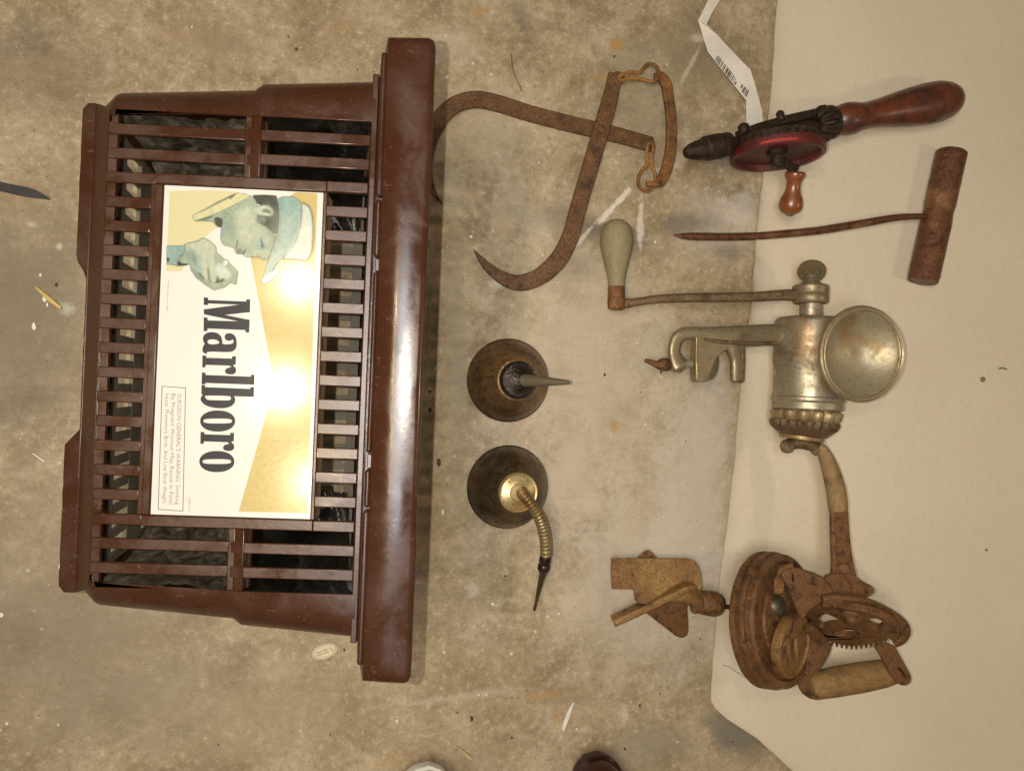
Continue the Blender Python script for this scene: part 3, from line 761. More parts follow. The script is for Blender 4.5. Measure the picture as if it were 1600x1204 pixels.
# ------------------------------------------------------------------ ice tongs
rustA = mat_rust('rust_tongs', (.050, .022, .010), (.135, .062, .022), (.36, .175, .035), 60, 1, thr=.58)
rustB = mat_rust('rust_handle', (.075, .032, .010), (.20, .088, .022), (.44, .21, .040), 70, 2, thr=.50)
def px_path(pts, sub=6):      # (px,py,z,halfwidth px)
    c = crom(pts, sub); return [P(a[0], a[1], a[2]) for a in c], [(max(a[3], .3) * sc(a[0], a[1], a[2]), None) for a in c]
def flat_bar(pts, ht, sub=6):
    v, wd = px_path(pts, sub)
    return MB().tube(v, 0, up=(0, 0, 1), rectw=[(a, min(ht, a * .9)) for a, _ in wd])
tongs = thing('ice_tongs', 'rusty iron ice tongs with two curved pointed hooks, one tucked behind the basket rim', 'tongs', tuple(P(945, 207)))
part('arm', flat_bar([(690, 318, .004, .5), (674, 296, .004, 5), (664, 262, .004, 10), (668, 225, .0045, 12), (684, 190, .0045, 12.5), (708, 166, .0045, 13), (740, 156, .0045, 13), (775, 161, .0045, 13), (830, 178, .0045, 12.5), (900, 196, .0045, 12.5), (960, 210, .0045, 12), (1018, 226, .0045, 11.5)], .0028), rustA, tongs, bevel=.0004)
part('arm', flat_bar([(961, 116, .010, 10.5), (954, 150, .010, 12), (943, 190, .0105, 13), (930, 235, .010, 13), (915, 285, .009, 13), (901, 333, .008, 13), (890, 372, .007, 13.5), (871, 407, .006, 14), (843, 432, .005, 13.5), (812, 442, .005, 12.5), (785, 434, .005, 10), (763, 418, .005, 7), (749, 402, .005, 3.6), (740, 390, .005, .5)], .0028), rustA, tongs, bevel=.0004)
q = P(940, 203, .012); mb = MB().lathe(q, q + Vector((0, 0, .004)), [(0, .0052), (.5, .0048), (.85, .003), (1, .0004)], 16); part('rivet', mb, rustA, tongs)
for x, y, z in ((966, 122, .0125), (1014, 226, .007)):
    q = P(x, y, z); mb = MB().lathe(q, q + Vector((0, 0, .0015)), [(0, .008), (.7, .007), (1, .003)], 16); part('arm_eye', mb, rustA, tongs)
part('handle', flat_bar([(1022, 119, .0085, 4), (1031, 120, .0085, 8), (1040, 130, .0085, 9), (1044, 150, .0085, 8.5), (1048, 180, .0085, 8.5), (1049, 210, .0085, 8.5), (1047, 240, .0085, 9), (1041, 265, .0085, 9), (1033, 283, .0085, 8), (1024, 288, .0085, 5), (1010, 287, .0085, 4)], .0032), rustB, tongs, bevel=.0006)
def wire(pts, r, sub=6, closed=False, n=8):
    c = crom(pts, sub); return MB().tube([P(*a[:3]) for a in c], r, n=n, closed=closed)
part('link', wire([(966, 122, .015), (972, 117, .0165), (984, 113, .013), (998, 113, .010), (1006, 106, .009), (1014, 100, .0085), (1024, 103, .009), (1029, 113, .0115), (1027, 124, .0145), (1018, 128, .0125), (1002, 124, .009), (986, 123, .010), (972, 126, .013), (966, 123, .015)], .0022), rustB, tongs)
part('link', wire([(1017, 222, .010), (1021, 228, .011), (1019, 244, .008), (1018, 258, .0065), (1023, 270, .0065), (1024, 284, .006), (1018, 295, .005), (1007, 298, .0045), (998, 290, .0045), (998, 276, .0045), (1005, 264, .006), (1011, 257, .008), (1011, 242, .0085), (1012, 228, .0095), (1017, 222, .010)], .0022), rustB, tongs)

# ------------------------------------------------------------------ paper tag strip
paper = mat_flat('white_paper', (.72, .66, .57), .7, noise_amt=.06, scale=20, bumps=.0002)
tag_l = [(1110, -30), (1138, -30), (1125, 0), (1114, 18), (1104, 38), (1112, 46), (1121, 55), (1146, 82), (1173, 110), (1182, 140), (1191, 174), (1193, 215), (1166, 215), (1166, 179), (1166, 157), (1143, 128), (1119, 98), (1106, 81), (1098, 56), (1091, 32), (1106, 2)]
def tagz(x, y): return .0035 + .0055 * max(0, 1 - abs(y - 36) / 26) + .003 * max(0, 1 - abs(y - 120) / 60) + .0015 * sin(x * .2)
def tag_top(p): return P(p[0], p[1], tagz(*p))
mb = MB(); mb.prism([tag_l], tag_top, lambda p: tag_top(p) - Vector((0, 0, .0004)))
tag = thing('paper_tag', 'creased white paper tag strip with a barcode running under the hand drill', 'paper tag', tuple(P(1140, 90)))
tp = part('paper_strip', mb, paper, tag, smooth_=False)
mb = MB(); inkp = mat_flat('barcode_ink', (.07, .06, .05), .6)
random.seed(11)
t_ = 0.0
# lower left border of the tag and the crosswise direction of the bars
pathb = [(1117.5, 93.5), (1123, 101.5), (1144, 127.5), (1167, 153)]
def along(f):
    f *= 3; i = min(int(f), 2); f -= i; a, b = pathb[i], pathb[i + 1]; return a[0] + (b[0] - a[0]) * f, a[1] + (b[1] - a[1]) * f
bars_ = []
while t_ < 1.0:
    wdt = random.choice((.010, .010, .018, .026)); gap = random.choice((.009, .012, .018, .024))
    a = along(t_); b = along(min(t_ + wdt, 1)); hx, hy = 4.2, -8.4
    if a[0] > 1160: hx, hy = 4.0, -10
    z_ = lambda x, y: P(x, y, tagz(x, y) + .0016)
    mb.add([z_(*a), z_(*b), z_(b[0] + hx, b[1] + hy), z_(a[0] + hx, a[1] + hy)], [(0, 1, 2, 3)]); bars_.append(1)
    t_ += wdt + gap
o = part('barcode', mb, inkp, tp, smooth_=False, weld=False); o['kind'] = 'stuff'
random.seed(7)

# ------------------------------------------------------------------ hand drill
blk = mat_rust('black_iron', (.014, .009, .006), (.045, .027, .016), (.10, .05, .025), 80, 5, metal=.5, rough=.5, thr=.62)
redp = mat_rust('worn_red_paint', (.035, .012, .008), (.095, .014, .011), (.15, .018, .014), 60, 6, metal=.0, rough=.45, thr=.47)
redp2 = mat_rust('bright_red_paint', (.08, .012, .008), (.50, .03, .02), (.42, .03, .02), 120, 6, metal=.0, rough=.4, thr=.5)
steel = mat_tin('dull_steel', (.42, .37, .27), (.14, .09, .045), (.2, .1, .03), 7, .7, .42, .45)
redwood = mat_wood('worn_red_wood', (.155, .036, .012), (.075, .020, .010), (.018, .010, .007), .36, .35, 3, (25, 25, 25), .46)
amber = mat_wood('amber_wood', (.27, .080, .018), (.16, .042, .011), (.05, .018, .009), .28, .6, 4, (25, 25, 25), .60)
drill = thing('hand_drill', 'hand drill with red wheel, black chuck and long worn red wooden handle', 'hand drill', tuple(P(1222, 227)))
A0, A1 = P(1070, 239, .062), P(1303, 190, .036)
H1 = P(1498, 153, .026)
dirn = (A1 - A0).normalized(); s_ = sc(1180, 220, .05)
def on_axis(f): return A0 + (A1 - A0) * f
L01 = (A1 - A0).length
C1 = on_axis(.29)
part('chuck', MB().lathe(A0, C1, [(0, .002), (0, .0040), (.03, .0062), (.12, .0088), (.25, .0108), (.40, .0118), (.41, .0128), (.44, .0136), (.74, .0140), (.755, .0122), (.79, .0120), (.80, .0134), (.94, .0134), (.97, .0120), (1, .009), (1, .005)], 48, lambda j, k: 1 + (.018 if j in (7, 8) and k % 2 else 0)), blk, drill)
part('spindle', MB().lathe(C1, on_axis(.93), [(0, .0065), (.25, .0062), (.3, .0085), (.9, .0085), (1, .008)], 20), blk, drill)
# frame bar on the far side with boss and screw
nrm = Vector((0, 0, 1)); side = nrm.cross(dirn).normalized()
def off(f, a, b): return on_axis(f) + side * a + nrm * b
part('frame', MB().tube([off(.36, .009, -.004), off(.5, .012, -.004), off(.7, .014, -.003), off(.93, .014, -.002)], 0, up=(0, 0, 1), rectw=[(.004, .005), (.005, .006), (.0055, .006), (.006, .007)]), blk, drill, bevel=.001)
for f, r in ((.385, .0065), (.64, .0048)):
    q = off(f, .012 if f < .5 else .018, .003); part('screw', MB().lathe(q - side * .004, q + side * .0075, [(0, r), (.7, r), (.85, r * .8), (1, r * .3)], 12), blk, drill)
q0, q1 = on_axis(.86), on_axis(.955)
def gear_mod(n_t, amp):
    def f(j, k): return 1 + (amp if (k // 2) % 2 else -amp)
    return f
part('pinion', MB().lathe(q0, q1, [(0, .013), (.1, .0165), (.5, .0205), (.9, .0205), (1, .018), (1, .006)], 48, gear_mod(12, .07)), blk, drill, angle=25)
part('pinion_collar', MB().lathe(on_axis(.93), on_axis(.985), [(0, .019), (.2, .0205), (.8, .0205), (1, .017), (1, .006)], 24), blk, drill)
# the wheel, on edge; crank side towards the bottom of the picture
cw, e1, e2, nn = frame(1214, 236, .060, 3, .29)
R0 = 71 * sc(1214, 238, .05)
if nn.y > 0: nn = -nn
def disc(c, e1, e2, n, prof, seg=64, mod=None):
    """revolved profile [(radius, height along n)] in a given frame"""
    rings = []
    for j, (r, h) in enumerate(prof):
        rings.append([c + n * h + (e1 * cos(2 * pi * k / seg) + e2 * sin(2 * pi * k / seg)) * max(r, 1e-5) * (mod(j, k) if mod else 1) for k in range(seg)])
    return MB().rings(rings)
part('wheel', disc(cw, e1, e2, nn, [(.008, -.004), (R0 * .92, -.004), (R0 * .985, -.003), (R0, .003), (R0, .007), (R0 * .965, .0085), (R0 * .90, .0078), (R0 * .86, .002), (R0 * .5, .001), (.008, .001)]), redp, drill, angle=30)
part('gear_ring', disc(cw, e1, e2, nn, [(R0 * .70, -.012), (R0 * .86, -.0135), (R0 * .93, -.010), (R0 * .95, -.0038), (R0 * .7, -.0036)], 120, lambda j, k: 1 + (.022 if j in (1, 2) and (k // 2) % 2 else -.012 if j in (1, 2) else 0)), blk, drill, angle=25)
# strip of brighter paint on the wheel's upper edge
mb = MB(); rr_ = []
for k in range(17):
    a = radians(62 + k * 3.6) if True else 0
    d1 = e1 * cos(a) + e2 * sin(a)
    rr_.append((cw + d1 * (R0 * 1.002) + nn * .0005, cw + d1 * (R0 * 1.002) + nn * .0058))
rr2 = []
for k in range(15):
    a = radians(66 + k * 3.0); d1 = e1 * cos(a) + e2 * sin(a)
    rr2.append([cw + d1 * (R0 * 1.004) + nn * b for b in (.0028, .0056)] + [cw + d1 * (R0 * .99) + nn * b for b in (.0056, .0028)])
part('paint_streak', MB().rings(rr2), redp2, drill)
part('hub', disc(cw, e1, e2, nn, [(.012, .001), (.012, .005), (.0085, .008), (.0085, .016), (.006, .019), (.001, .0195)], 24), blk, drill)
hubp = cw + nn * .014
kn0 = P(1243, 268, .056); kn1 = P(1233, 338, .040)
part('crank', MB().tube([hubp, hubp + (kn0 - hubp) * .35 + Vector((0, .002, .003)), hubp + (kn0 - hubp) * .75 + Vector((0, .001, .002)), kn0], 0, up=(0, 0, 1), rectw=[(.0068, .003), (.0055, .003), (.0055, .003), (.0085, .003)]), blk, drill, bevel=.0006)
sk = sc(1236, 300, .05)
part('crank_knob', MB().lathe(kn0, kn1, [(0, 12.5 * sk), (.03, 15 * sk), (.10, 15.5 * sk), (.16, 13.5 * sk), (.24, 11.2 * sk), (.36, 10.8 * sk), (.48, 12.8 * sk), (.60, 16.8 * sk), (.72, 18.6 * sk), (.82, 18 * sk), (.90, 14.5 * sk), (.94, 9 * sk), (.95, 6 * sk)], 36), amber, drill)
part('knob_rivet', MB().lathe(kn0 + (kn1 - kn0) * .945, kn1, [(0, 7 * sk), (.5, 6 * sk), (.9, 3 * sk), (1, .5 * sk)], 16), steel, drill)
part('ferrule', MB().lathe(on_axis(.96), A1 + (H1 - A1) * .03, [(0, .0095), (.03, .0108), (.95, .0118), (1, .0105)], 28), steel, drill)
q = on_axis(.985) + Vector((0, 0, .0102)); part('ferrule_pin', MB().lathe(q, q + Vector((0, 0, .0012)), [(0, .0025), (1, .002)], 10), blk, drill)
sh = sc(1400, 170, .03)
part('handle', MB().lathe(A1, H1, [(0, 13 * sh), (.012, 17 * sh), (.05, 22.5 * sh), (.10, 24.5 * sh), (.15, 23.5 * sh), (.205, 20.5 * sh), (.27, 20 * sh), (.36, 22 * sh), (.48, 26 * sh), (.60, 29.6 * sh), (.72, 32 * sh), (.82, 32 * sh), (.90, 28.5 * sh), (.95, 23 * sh), (.98, 15.5 * sh), (.995, 7 * sh), (1, 1 * sh)], 44), redwood, drill)

# ------------------------------------------------------------------ T handled hook
rustC = mat_rust('rust_pipe', (.045, .018, .008), (.15, .058, .024), (.30, .14, .060), 110, 8, metal=.35, rough=.42, thr=.55)
hook = thing('hay_hook', 'rusty T handled bale hook with a long thin shaft and pipe grip', 'hook', tuple(P(1460, 340)))
T0, T1 = P(1487, 238, .0195), P(1442, 440, .0195); sT = sc(1465, 340, .02)
def dents(j, k): return 1 + .02 * noise.noise(Vector((j * .9, cos(k * .26) * 2, sin(k * .26) * 2)))
prof = [(0, 17 * sT), (0, 21.5 * sT), (.006, 22.6 * sT)] + [(i / 22, (22.6 - 1.2 * (1 if 9 < i < 12 else 0)) * sT) for i in range(1, 22)] + [(.994, 21.6 * sT), (1, 20.5 * sT), (1, 16 * sT)]
part('grip', MB().lathe(T0, T1, prof, 24, dents), rustC, hook)
c = crom([(1450, 338, .020, 5), (1428, 338, .019, 5.2), (1400, 340, .017, 6), (1370, 345, .015, 6.6), (1330, 352, .012, 7), (1280, 360, .010, 7), (1230, 365, .008, 6.8), (1180, 369, .0065, 6.8), (1130, 370, .006, 6.8), (1090, 369.5, .006, 6.8), (1070, 369, .006, 5.6), (1060, 368, .006, 3), (1052, 367, .006, .8)], 5)
part('shaft', MB().tube([P(*a[:3]) for a in c], [a[3] * sc(*a[:3]) * .92 for a in c], n=8), rustC, hook, angle=50)

# ------------------------------------------------------------------ meat grinder
tin = mat_tin('old_tinned_iron', (.46, .41, .30), (.19, .14, .075), (.24, .12, .035), 11, .8, .40, .47)
tin2 = mat_tin('tinned_iron_dull', (.33, .275, .175), (.17, .125, .060), (.22, .11, .03), 12, .7, .34, .45)
brass = mat_tin('brassy_worn_iron', (.43, .34, .19), (.19, .13, .06), (.26, .12, .03), 13, .7, .42, .48)
palew = mat_wood('grey_worn_wood', (.29, .235, .13), (.225, .18, .095), (.13, .10, .05), .6, 0, 5, (60, 14, 60), .62)
rustD = mat_rust('brown_crank_iron', (.07, .042, .02), (.17, .11, .055), (.30, .14, .035), 70, 14, metal=.45, rough=.48, thr=.55)
tin3 = mat_tin('hopper_tin', (.46, .41, .29), (.27, .215, .12), (.30, .18, .06), 15, .75, .44, .44)
gr = thing('meat_grinder', 'tinned cast iron meat grinder with round hopper, table clamp and pale wood crank grip', 'meat grinder', tuple(P(1262, 570)))
ZG = .048
def LZ(A, B, prof, mat, name, n=40, mod=None, angle=38, z=ZG, parent=None, bevel=0):
    A3, B3 = P(*A), P(*B); s2 = sc(*A)
    return part(name, MB().lathe(A3, B3, [(f, r * s2) for f, r in prof], n, mod), mat, parent or gr, angle=angle, bevel=bevel)
LZ((1266, 497, ZG), (1262, 625, ZG), [(0, 20), (0, 48), (.02, 51.5), (.06, 53.5), (.2, 54), (.5, 54.5), (.56, 53.5), (.60, 52.5), (.85, 52.5), (1, 52.5), (1, 30)], tin, 'body', 56)
LZ((1262, 619, ZG), (1261, 641, ZG), [(0, 52), (.1, 54.8), (.3, 55.2), (.42, 53), (.55, 52.6), (.7, 54), (.9, 53), (1, 49), (1, 20)], tin, 'screw_ring', 56)
def flutes(n, amp, js):
    def f(j, k):
        return 1 + (amp * (abs(cos(k * n * pi / 96)) - .5) * 2 if j in js else 0)
    return f
LZ((1260, 640, ZG), (1258, 672, ZG), [(0, 47), (.08, 50), (.2, 51), (.45, 49), (.7, 43), (.9, 36), (1, 32), (1, 15)], brass, 'fluted_cap', 96, flutes(14, .07, (1, 2, 3, 4, 5)), 45)
LZ((1257, 656, ZG), (1255, 682, ZG), [(0, 38), (.05, 49.5), (.25, 50.5), (.5, 47), (.8, 40), (1, 34), (1, 15)], rustD, 'toothed_cutter', 96, flutes(22, .05, (1, 2, 3)), 40)
LZ((1253, 679, ZG), (1252, 687, ZG), [(0, 33.5), (.5, 34), (1, 33), (1, 8)], brass, 'washer', 40)
# wing nut
wn = thing  # keep name short
mb = MB().tube([P(1228, 695, .05), P(1240, 692, .05), P(1252, 690, .05), P(1264, 694, .052), P(1278, 700, .055)], [.0068, .0075, .0085, .0075, .0068], n=14, up=(0, 0, 1)); part('wing_nut', mb, rustD, gr)
for x, y, z in ((1230, 697, .05), (1277, 701, .056)):
    q = P(x, y, z); s2 = sc(x, y, z); v = (CAMP - q).normalized()
    part('wing', MB().lathe(q - v * .005, q + v * .0055, [(0, 7 * s2), (.2, 10.5 * s2), (.6, 11 * s2), (.85, 9 * s2), (1, 3 * s2)], 20), rustD, gr)
# neck, boss, thumbscrew, crank
LZ((1267, 500, ZG), (1267, 470, ZG), [(0, 17), (.5, 17.5), (1, 16.5)], steel, 'neck_shaft', 24)
LZ((1266, 475, ZG), (1266.5, 445, ZG), [(0, 20), (.03, 25.5), (.12, 27.5), (.45, 27.5), (.5, 26.5), (.56, 27.8), (.9, 27.5), (.98, 25), (1, 17)], tin2, 'crank_boss', 36)
LZ((1267, 446, ZG), (1267.5, 430, ZG), [(0, 16.5), (.15, 17.5), (.3, 14), (.7, 9), (1, 8.5)], tin2, 'screw_collar', 24)
cq, f1, f2, fn = frame(1268, 424, ZG, 0, .76)
s2 = sc(1268, 424, ZG)
part('thumb_screw', disc(cq, f1, f2, fn, [(4 * s2, -.004), (20.5 * s2, -.003), (21.8 * s2, 0), (20.5 * s2, .003), (14 * s2, .0028), (12 * s2, .001), (2 * s2, .001)], 32), tin2, gr)
v = [(1245, 461, .048, 9.5), (1220, 461, .047, 8.5), (1180, 463.5, .044, 7.6), (1130, 464.5, .040, 7.2), (1080, 465, .036, 7), (1030, 467, .032, 6.6), (1000, 471, .029, 6.2), (978, 474, .027, 7.5), (962, 475, .026, 10)]
c = crom(v, 5)
part('crank_arm', MB().tube([P(*a[:3]) for a in c], 0, up=(0, 0, 1), rectw=[(a[3] * sc(*a[:3]), .0045) for a in c]), rustD, gr, bevel=.0015)
LZ((963, 484, .026), (963, 464, .026), [(0, 10), (.1, 13), (.5, 14), (.9, 13.5), (1, 9)], rustB, 'crank_end', 24)
LZ((963, 466, .026), (963, 446, .026), [(0, 12), (.05, 13), (.9, 13), (1, 11)], rustB, 'grip_ferrule', 24)
LZ((963, 449, .026), (963, 342, .026), [(0, 12.2), (.08, 13.2), (.2, 15), (.35, 19), (.5, 23), (.62, 25), (.75, 25), (.86, 22.5), (.93, 18), (.98, 10), (1, 2)], palew, 'crank_grip', 36)
# clamp
def ebar(name, pts, mat, flat=.55, n=16, parent=None):
    c = crom(pts, 5); v_ = [P(*a[:3]) for a in c]
    rg_ = []
    for i, q in enumerate(v_):
        t_ = (v_[min(i + 1, len(v_) - 1)] - v_[max(i - 1, 0)]).normalized(); s_d = t_.cross(Vector((0, 0, 1))).normalized(); nn_ = s_d.cross(t_)
        r_ = c[i][3] * sc(*c[i][:3]); e_ = 2.6
        rg_.append([q + s_d * (r_ * abs(cos(a)) ** (2 / e_) * (1 if cos(a) >= 0 else -1)) + nn_ * (r_ * flat * abs(sin(a)) ** (2 / e_) * (1 if sin(a) >= 0 else -1)) for a in [2 * pi * k / n for k in range(n)]])
    return part(name, MB().rings(rg_), mat, parent or gr, angle=60)
ebar('clamp_arm', [(1232, 523, .048, 17), (1200, 523, .047, 17), (1160, 525, .046, 17), (1120, 524, .046, 14), (1090, 521, .045, 10.5), (1072, 521, .044, 10), (1060, 526, .043, 10), (1054, 538, .042, 9.5), (1053, 552, .041, 9.5), (1058, 566, .040, 13), (1062, 572, .040, 14), (1066, 577, .040, 8)], tin2, .62)
ebar('clamp_rib', [(1210, 536, .0535, 3), (1170, 536, .0535, 3), (1130, 534, .0525, 3), (1100, 530, .051, 2.5)], rustD, .8)
mb = MB().plate(smooth([(1088, 522), (1130, 522), (1152, 524), (1150, 541), (1137, 544), (1125, 552), (1116.5, 563), (1110, 580), (1105, 594), (1099, 597), (1089, 596.5), (1086.5, 590), (1086.5, 560)], 1), .051, .014)
part('clamp_jaw', mb, tin2, gr, bevel=.0042, seg=5, angle=60)
mb = MB().tube([P(1088.5, 527, .0515), P(1088, 560, .0515), P(1089, 592, .0510)], .0016, n=10); part('jaw_edge', mb, brass, gr)
ebar('clamp_leg', [(1144, 530, .043, 18), (1149, 546, .043, 15), (1152, 562, .042, 12.5), (1152, 582, .041, 11.6), (1152, 594, .040, 11), (1152, 598, .040, 8)], tin2, .6)
ebar('leg_rib', [(1160, 545, .049, 2.2), (1161, 565, .047, 2.2), (1161, 590, .044, 2)], rustD, .8)
cq, f1, f2, fn = frame(1112, 572, .038, 80, .38)
part('pressure_pad', disc(cq, f1, f2, fn, [(2 * s2, -.003), (21 * s2, -.002), (22 * s2, 0), (20 * s2, .002), (2 * s2, .003)], 30), tin2, gr)
c = [P(1062 + i * .6, 568 + .1 * i / 6, .040) for i in range(60)]
part('clamp_screw', MB().lathe(P(1056, 568, .040), P(1098, 568, .040), [(i / 42, (6.2 if i % 3 else 7.4) * s2) for i in range(43)], 18), steel, gr, angle=25)
LZ((1046, 569, .040), (1024, 570, .040), [(0, 8), (.1, 10), (.55, 10.5), (.8, 7.5), (1, 4)], rustC, 'screw_head', 20)
part('screw_wing', MB().tube([P(1026, 570, .040), P(1016, 565, .040), P(1008, 563, .040)], 0, up=(0, 0, 1), rectw=[(.0035, .0025), (.003, .0022), (.0022, .002)]), rustC, gr)
# hopper: a deep bowl mouth-up with a rolled edge, necking down into the body
hc, h1, h2, hn = frame(1350, 553, .122, 90, .79)
if hn.dot(CAMP - hc) < 0: hn = -hn
rh = 71.5 * sc(1350, 553, .122)
lf = -(Vector((1, 0, 0)) - hn * hn.x).normalized()
def hring(r, h, sh_=0): return [hc + hn * h + (h1 * cos(2 * pi * i / 72) + h2 * sin(2 * pi * i / 72)) * rh * r for i in range(72)]
inner = [(1.0, .0005), (.99, .0022), (.975, .0015), (.955, -.002)] + [(r, -.0295 + .0275 * (r / .955) ** 2.2) for r in (.88, .8, .7, .6, .5, .4, .3, .2, .1, .01)]
outer = [(.02, -.0325), (.4, -.031), (.6, -.026), (.8, -.018), (.94, -.008), (.99, -.003)]
part('hopper', MB().rings([hring(*q) for q in inner + outer], False, True), tin3, gr, angle=60)
q = hc + hn * -.034
part('hopper_neck', MB().tube([q, q * .5 + P(1280, 556, .046) * .5, P(1268, 557, .046)], [.022, .027, .032], n=36), tin, gr, angle=60)
rg = [hc + hn * .0002 + (h1 * cos(2 * pi * i / 72) + h2 * sin(2 * pi * i / 72)) * rh * .985 for i in range(72)]
part('hopper_lip', MB().tube(rg, .0016, n=10, closed=True), tin3, gr)
rg = [hc + lf * (.006 * rh) - hn * .004 + (h1 * cos(2 * pi * i / 72) + h2 * sin(2 * pi * i / 72)) * rh * 1.0 for i in range(72)]
part('hopper_bead', MB().tube(rg, .0034, n=10, closed=True), brass, gr)

# ------------------------------------------------------------------ oil cans
can_m = mat_rust('dark_oily_tin', (.018, .010, .006), (.080, .042, .018), (.23, .125, .045), 26, 21, metal=.45, rough=.42, thr=.50, bumpd=.0003)
can_m2 = mat_rust('dark_brass_tin', (.030, .019, .010), (.105, .072, .036), (.20, .145, .07), 20, 24, metal=.6, rough=.36, thr=.55, bumpd=.0002)
nozz = mat_tin('grey_nozzle', (.16, .145, .10), (.14, .11, .06), (.15, .10, .05), 22, .4, .5, .5)
def can(px, py, r_px, mat, name, label):
    root = thing(name, label, 'oil can', tuple(P(px, py)), group='oil cans on the concrete')
    return root, P(px, py), r_px * sc(px, py, .004)
o1, c0, r0 = can(793, 594, 65.5, can_m, 'oil_can', 'dark oil can with a dull grey tapered straight spout')
Z = Vector((0, 0, 1))
def vlathe(c, prof, n=64): return MB().lathe(c, c + Z, prof, n)
part('can_body', MB().lathe(c0, c0 + Z, [(0.0005, r0 * .6), (.0008, r0 * .97), (.002, r0), (.005, r0 * .995), (.0065, r0 * .965), (.012, r0 * .93), (.022, r0 * .84), (.032, r0 * .70), (.041, r0 * .56), (.048, r0 * .47), (.049, r0 * .2)], 72), can_m, o1, angle=30)
part('cap', MB().lathe(c0 + Z * .0485, c0 + Z * 1.0485, [(0, r0 * .42), (.001, r0 * .435), (.006, r0 * .435), (.0085, r0 * .41), (.0075, r0 * .37), (.0085, r0 * .25), (.012, r0 * .14), (.0125, 0.0005)], 48), mat_rust('black_cap', (.010, .007, .005), (.026, .016, .010), (.055, .03, .015), 40, 23, metal=.5, rough=.4), o1, angle=30)
t0 = P(822, 594, .060); t1 = P(888, 597, .098)
part('spout', MB().lathe(P(817, 594, .056), t1, [(0, .0070), (.06, .0073), (.3, .0062), (.6, .0044), (.9, .0028), (1, .0020), (1, .001)], 24), nozz, o1)
o2, c0, r0 = can(793, 760, 65.5, can_m2, 'oil_can', 'brassy oil can with a ribbed flexible spout bending downwards')
part('can_body', MB().lathe(c0, c0 + Z, [(0.0005, r0 * .6), (.0006, r0 * .98), (.0015, r0 * 1.0), (.003, r0 * .995), (.0035, r0 * .975), (.010, r0 * .95), (.020, r0 * .87), (.030, r0 * .74), (.040, r0 * .57), (.047, r0 * .45), (.048, r0 * .2)], 72), can_m2, o2, angle=30)
gold = mat_tin('worn_brass_cap', (.52, .42, .21), (.24, .15, .05), (.26, .12, .03), 25, .75, .36, .50)
cap = part('cap', MB().lathe(c0 + Z * .047, c0 + Z * 1.047, [(0, r0 * .42), (.0006, r0 * .455), (.004, r0 * .46), (.0056, r0 * .435), (.0050, r0 * .40), (.0053, r0 * .39), (.0060, r0 * .22), (.0064, r0 * .20), (.0058, r0 * .18), (.0060, r0 * .10), (.0062, 0.0005)], 56), gold, o2, angle=30)
mb = MB()
for a0, n_ in ((65, 6), (235, 5)):       # raised lettering marks round the cap, worn illegible
    for i in range(n_):
        a = radians(a0 + i * 13); q = c0 + Z * .0538 + Vector((cos(a), sin(a), 0)) * r0 * .33
        M = Matrix.Rotation(a, 3, 'Z'); mb.box(q, .0018, .0011, .0004, M)
part('embossing', mb, gold, cap).__setitem__('kind', 'stuff')
c = crom([(815, 768, .052), (819, 774, .060), (826, 782, .064), (834, 793, .064), (842, 806, .062), (847, 820, .058), (851, 836, .054), (853, 852, .050), (853, 868, .045)], 20)
rad = [(.0066, .0067, .0066, .0060, .0046, .0045, .0058)[i % 7] for i in range(len(c))]
flexm = mat_tin('ribbed_brass', (.42, .34, .18), (.16, .11, .045), (.22, .11, .03), 26, .8, .36, .45)
part('flexible_spout', MB().tube([P(*a) for a in c], rad, n=20), flexm, o2, angle=60)
sp = sc(850, 880, .04)
part('spout_joint', MB().lathe(P(853, 864, .046), P(848, 897, .040), [(0, 7 * sp), (.1, 8.4 * sp), (.35, 9.2 * sp), (.5, 8.2 * sp), (.55, 9.6 * sp), (.75, 9.6 * sp), (.88, 7 * sp), (1, 5 * sp)], 24), can_m2, o2)
part('nozzle', MB().lathe(P(848.5, 893, .041), P(834.5, 954, .028), [(0, 5 * sp), (.1, 5.2 * sp), (.5, 3.4 * sp), (.82, 2.0 * sp), (.85, 2.6 * sp), (.97, 2.2 * sp), (1, 1 * sp)], 16), can_m2, o2)

# ------------------------------------------------------------------ butter churn top (lid, gears, grips and dasher)
rustL = mat_rust('rust_lid', (.045, .019, .007), (.165, .075, .026), (.33, .165, .055), 75, 31, metal=.2, rough=.58, thr=.56)
rustY = mat_rust('rust_yellow', (.070, .032, .010), (.22, .112, .034), (.35, .205, .065), 60, 32, metal=.1, rough=.62, thr=.50)
rustG = mat_rust('rust_gear', (.055, .024, .009), (.185, .084, .030), (.31, .155, .055), 90, 33, metal=.2, rough=.52, thr=.6)
oldwood = mat_wood('old_grip_wood', (.29, .17, .055), (.17, .095, .032), (.050, .028, .012), .6, 0, 8, (14, 60, 60), .55)
oldwood2 = mat_wood('scuffed_grip_wood', (.31, .205, .085), (.22, .13, .05), (.09, .05, .02), .6, 0, 9, (60, 14, 60), .50)
ch = thing('churn_top', 'rusty butter churn top with a screw lid, toothed gear wheel, two grips and paddle blades', 'churn top', tuple(P(1240, 970)))
lc, l1, l2, ln_ = frame(1228, 969, .072, 90, .46)
RL = 105 * sc(1228, 969, .07)
def wob(j, k): return 1 + .004 * noise.noise(Vector((j * .7, k * .2, 0)))
